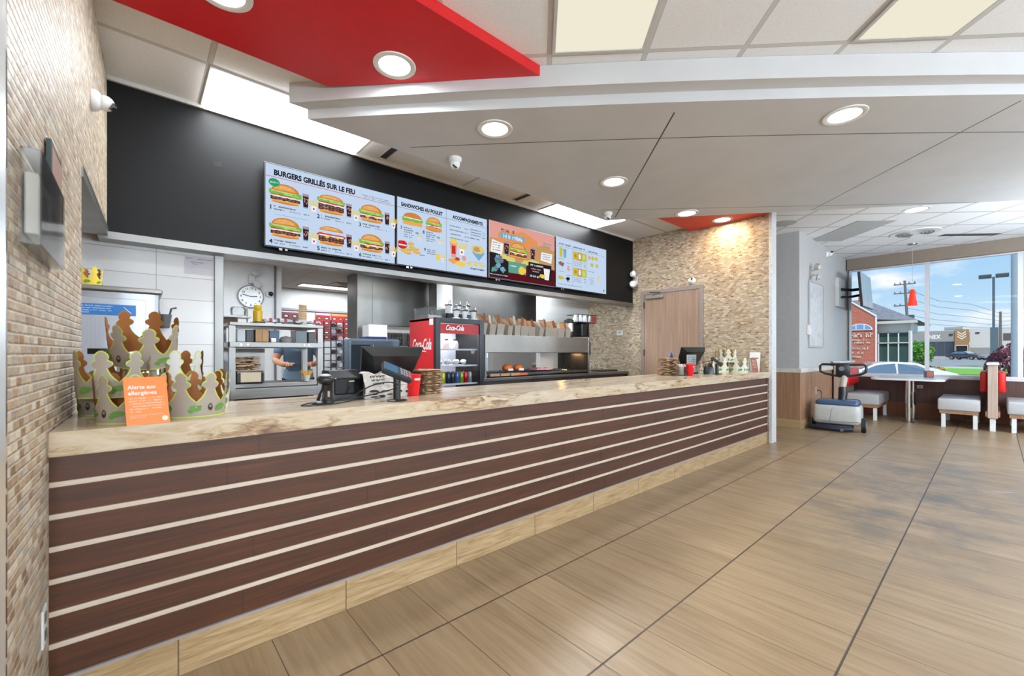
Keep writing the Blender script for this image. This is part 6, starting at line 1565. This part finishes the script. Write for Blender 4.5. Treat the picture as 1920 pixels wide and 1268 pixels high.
b.box(*[v for p in zip(W(34.5, 1.26, -.5), W(34.75, 1.42, 3.0)) for v in p]); obj('window_frame', b, MT['white'], hs)
b = MB()
e = [W(34.2, 2.86, 3.28), W(34.2, .95, 3.12), W(42, .95, 3.12), W(42, 6.6, 3.28)]; r1, r2 = W(37.5, 5.0, 4.9), W(37.5, 3.9, 4.85)
b.face([e[0], e[1], r2, r1]); b.face([e[1], e[2], r2]); b.face([e[2], e[3], r1, r2]); b.face([e[3], e[0], r1]); b.face([e[0], W(34.9, 6.6, 3.2), r1])
obj('shingle_roof', b, m_noise('shingle', (104, 106, 112), (142, 144, 150), 6), hs)
b = MB(); b.box(*[v for p in zip(W(34.15, 1.0, 2.98), W(34.5, 2.9, 3.14)) for v in p]); b.tube([W(34.3, 1.25, 3.0), W(34.5, 1.36, 2.8), W(34.5, 1.36, -.4)], .04, 6); obj('gutter', b, mat(196, 194, 182, .5), hs)
b = MB(); b.box(*[v for p in zip(W(37.2, 3.75, 4.6), W(37.7, 4.25, 5.15)) for v in p]); obj('chimney', b, mat(182, 84, 60, .8), hs)
# white car outside
def car(loc, rz, col, label, L=4.5, name='car', group=None):
    t = thing(name, label, 'car', loc, rz, group=group); k = L/4.5
    prof = [(-2.2, .35), (2.2, .35), (2.24, .62), (2.05, .78), (1.2, .92), (.85, .96), (.15, 1.36), (-.35, 1.42), (-1.0, 1.38), (-1.65, 1.08), (-2.15, 1.0), (-2.26, .7)]
    Mx = Matrix(((1, 0, 0, 0), (0, 0, 1, 0), (0, 1, 0, 0), (0, 0, 0, 1)))
    b = MB(); b.prism([(x*k, z*k) for x, z in prof], -.86*k, .86*k, M=Mx)
    for v in b.bm.verts:
        if v.co.z > .98*k: v.co.y *= .80
    bmesh.ops.bevel(b.bm, geom=b.bm.edges[:], offset=.05*k, segments=2, affect='EDGES'); obj('car_body', b, col, t, smooth=40)
    for s in (-1, 1):
        b = MB(); q = [(.72, 1.0), (.12, 1.30), (-.38, 1.345), (-.40, 1.0)]; b.face([(x*k, s*(.868 if z < 1.1 else .715)*k, z*k) for x, z in q]); obj('side_window', b, mat(96, 116, 134, .06, 0, .9), t)
        b = MB(); q = [(-.46, 1.0), (-.46, 1.345), (-.98, 1.30), (-1.42, 1.06), (-1.3, 1.0)]; b.face([(x*k, s*(.868 if z < 1.1 else .72)*k, z*k) for x, z in q]); obj('side_window', b, mat(96, 116, 134, .06, 0, .9), t)
        b = MB(); b.box(.62*k, .76*k, s*.90*k-.07, s*.90*k+.07, 1.0*k, 1.12*k, bev=.02); obj('door_mirror', b, col, t)
        for x in (-1.38, 1.38):
            b = MB(); b.cyl(0, 0, -.1*k, .1*k, .33*k, M=Matrix.Translation((x*k, s*.80*k, .33*k)) @ Matrix.Rotation(PI/2, 4, 'X'), seg=28); w_ = obj('wheel', b, MT['rubber'], t, smooth=40)
            b = MB(); b.cyl(0, 0, -.11*k, .11*k, .2*k, M=Matrix.Translation((x*k, s*.80*k, .33*k)) @ Matrix.Rotation(PI/2, 4, 'X')); obj('hubcap', b, mat(150, 152, 156, .3, .6), w_)
    b = MB(); b.face([(.80*k, -.72*k, 1.0*k), (.80*k, .72*k, 1.0*k), (.17*k, .62*k, 1.375*k), (.17*k, -.62*k, 1.375*k)]); 
    for v in b.bm.verts: v.co.x += .045; v.co.z += .03
    obj('windscreen', b, mat(150, 176, 190, .06, 0, .9), t)
    b = MB(); b.face([(-1.02*k, -.62*k, 1.39*k), (-1.02*k, .62*k, 1.39*k), (-1.63*k, .72*k, 1.1*k), (-1.63*k, -.72*k, 1.1*k)])
    for v in b.bm.verts: v.co.x -= .04; v.co.z += .04
    obj('rear_window', b, mat(70, 84, 96, .06, 0, .9), t); return t
car((21.6, 1.05, gz(21.6)-.03), PI/2+.30, mat(232, 234, 238, .2, coat=.5), 'white sedan parked outside the left window bay')
car((104, 1.2, gz(104)), PI/2+2.6, mat(60, 66, 76, .25), 'dark car parked before the gold chevron shop entrance', group='cars at the far shop')
car((101, -2.6, gz(101)), PI/2+.4, mat(140, 144, 152, .25), 'silver car parked right of the dark car at the far shop', group='cars at the far shop')
car((90, -4.6, gz(90)), PI/2+.6, mat(222, 222, 222, .25), 'white car half hidden by the purple shrub', group='cars at the far shop')
# far shop building
st = thing('far_shop', 'low grey and cream shop building with a gold chevron sign panel', 'building', (110, -2, gz(110)))
def SB(y0, y1, z0, z1, x0=0, x1=.3, mb=None): mb.box(x0, x1, y0+2, y1+2, z0-gz(110), z1-gz(110)); return mb
b = SB(-14, .9, 0.05, 5.45, 0, 12, MB()); obj('cream_wall', b, mat(206, 202, 194, .8), st)
b = SB(1.21, 9, 3.22, 5.2, 0, 12, MB()); obj('grey_fascia', b, mat(152, 150, 146, .8), st)
b = SB(1.2, 9, .05, .55, -.1, 12, MB()); obj('plinth', b, mat(180, 176, 168, .8), st)
b = SB(2.75, 9, .55, 3.22, .1, .3, MB()); gl = obj('shop_window', b, mat(46, 60, 76, .08, 0, .8), st)
b = MB()
for y in (2.72, 3.95, 5.05, 6.3): SB(y, y+.07, .5, 3.25, -.02, .2, b)
obj('mullions', b, mat(90, 96, 104, .5), gl)
b = SB(.95, 2.70, 2.55, 5.35, -.45, .2, MB()); SB(2.60, 2.74, .1, 2.56, -.4, .2, b); SB(.90, 1.08, .1, 2.56, -.4, .2, b); gp = obj('gold_panel', b, mat(164, 124, 76, .6), st)
b = MB()
for k in range(3):
    z = 4.55-k*.42; y = 1.83
    for s in (-1, 1):
        yo = y+s*.52
        b.face([(-.47, yo+2, z+.32-gz(110)), (-.47, yo+2, z+.50-gz(110)), (-.47, y+2, z+.02-gz(110)), (-.47, y+2, z-.16-gz(110))])
obj('chevron_emblem', b, mat(240, 236, 226, .5), gp)
b = SB(1.15, 2.55, .15, 2.45, -.1, 0, MB()); obj('entrance', b, mat(30, 46, 52, .1), st)
b = MB(); b.text('NEX', 1.05, FRAME((-.03, 6.05+2, 3.75-gz(110)), (0, -1, 0), (0, 0, 1)), 0, bold=.03, width=1.55); obj('fascia_letters', b, mat(244, 242, 236, .5), st)
b = MB(); rr = random.Random(4)
for (y, z) in ((-3.0, 4.0),):
    SB(y-.9, y, 3.3, 4.5, -.06, 0, b)
obj('dark_sign', b, mat(96, 84, 80, .6), st)
b = MB(); SB(-.3, .2, 4.6, 4.8, -.15, 0, b); SB(2.95, 3.45, 4.35, 4.6, -.15, 0, b); obj('wall_lamps', b, mat(50, 50, 52, .5), st)
b = SB(1.9, 4.2, 5.45, 5.95, 3, 5, MB()); obj('roof_unit', b, mat(150, 158, 156, .6), st)
b = SB(-9, .8, .05, 2.1, -.06, 0, MB()); obj('grey_base_band', b, mat(150, 146, 142, .8), st)
# poles and wires
lp = thing('parking_light', 'twin-headed parking lot light on a tall grey pole', 'street light', (60, -1.96, gz(60)))
b = MB(); b.cyl(0, 0, 0, 8.6, .09, seg=14); obj('pole', b, mat(84, 96, 106, .5), lp, smooth=40)
for s in (-1, 1):
    b = MB(); b.box(-.25, .25, s*.12 if s > 0 else -.95, .95 if s > 0 else -.12, 8.5, 8.85, bev=.04); obj('lamp_head', b, mat(60, 72, 80, .5), lp)
b = MB(); b.box(-.2, .2, -.30, .22, 0, 3.85); obj('pylon', b, mat(86, 100, 114, .5), lp)
wp = thing('wide_pole', 'wide grey-green pole close to the right window bay', 'pole', (20.5, -2.46, gz(20.5)))
b = MB(); b.cyl(0, 0, .9, 8, .11, seg=20); obj('upper_pole', b, mat(150, 164, 172, .5), wp, smooth=40)
b = MB(); b.cyl(0, 0, 0, .9, .115, seg=20); obj('lower_sleeve', b, mat(100, 120, 124, .6), wp, smooth=40)
def upole(loc, h, lean, label, arms=True):
    t = thing('utility_pole', label, 'utility pole', loc, group='wooden utility poles')
    b = MB(); b.tube([(0, 0, 0), (0, lean, h)], [.17, .12], 10); obj('pole', b, mat(112, 106, 100, .8), t, smooth=40)
    if arms:
        b = MB()
        for z in (h-.5, h-1.6, h-3.1): b.box(-.06, .06, -1.0+lean, 1.0+lean, z, z+.12)
        obj('crossarm', b, mat(100, 96, 92, .8), t)
        b = MB()
        for z in (h-.4, h-1.5, h-3.0):
            for y in (-.9, -.4, .4, .9): b.cyl(0, y+lean, z, z+.22, .05, seg=8)
        b.cyl(.3, -.6+lean, h-5.2, h-4.2, .26, seg=14); b.cyl(.3, .5+lean, h-5.2, h-4.2, .26, seg=14); obj('insulators', b, mat(80, 86, 90, .5), t)
    return t
upole((70, 4.75, gz(70)), 10.2, .5, 'leaning utility pole with crossarms and transformers behind the brick house')
upole((90, -2.57, gz(90)), 7.0, 0, 'plain utility pole right of the parking lot light', False)
for i, (z0, z1) in enumerate(((9.2, 7.1), (8.1, 6.6), (6.9, 6.0), (6.0, 5.4), (5.2, 5.0))):
    b = MB(); b.tube([(70, 5.2, z0-.2), (76, 2.7, (z0+z1)/2-.35), (83, 0, (z0+z1)/2-.5), (90, -2.57, z1-.4), (98, -6.5, z1)], .022, 5)
    o = obj('power_line', b, mat(90, 94, 100, .6)); tag(o, '%s power line strung between the two utility poles' % ['topmost', 'second', 'third', 'fourth', 'lowest'][i], 'power line', 'power lines outside')
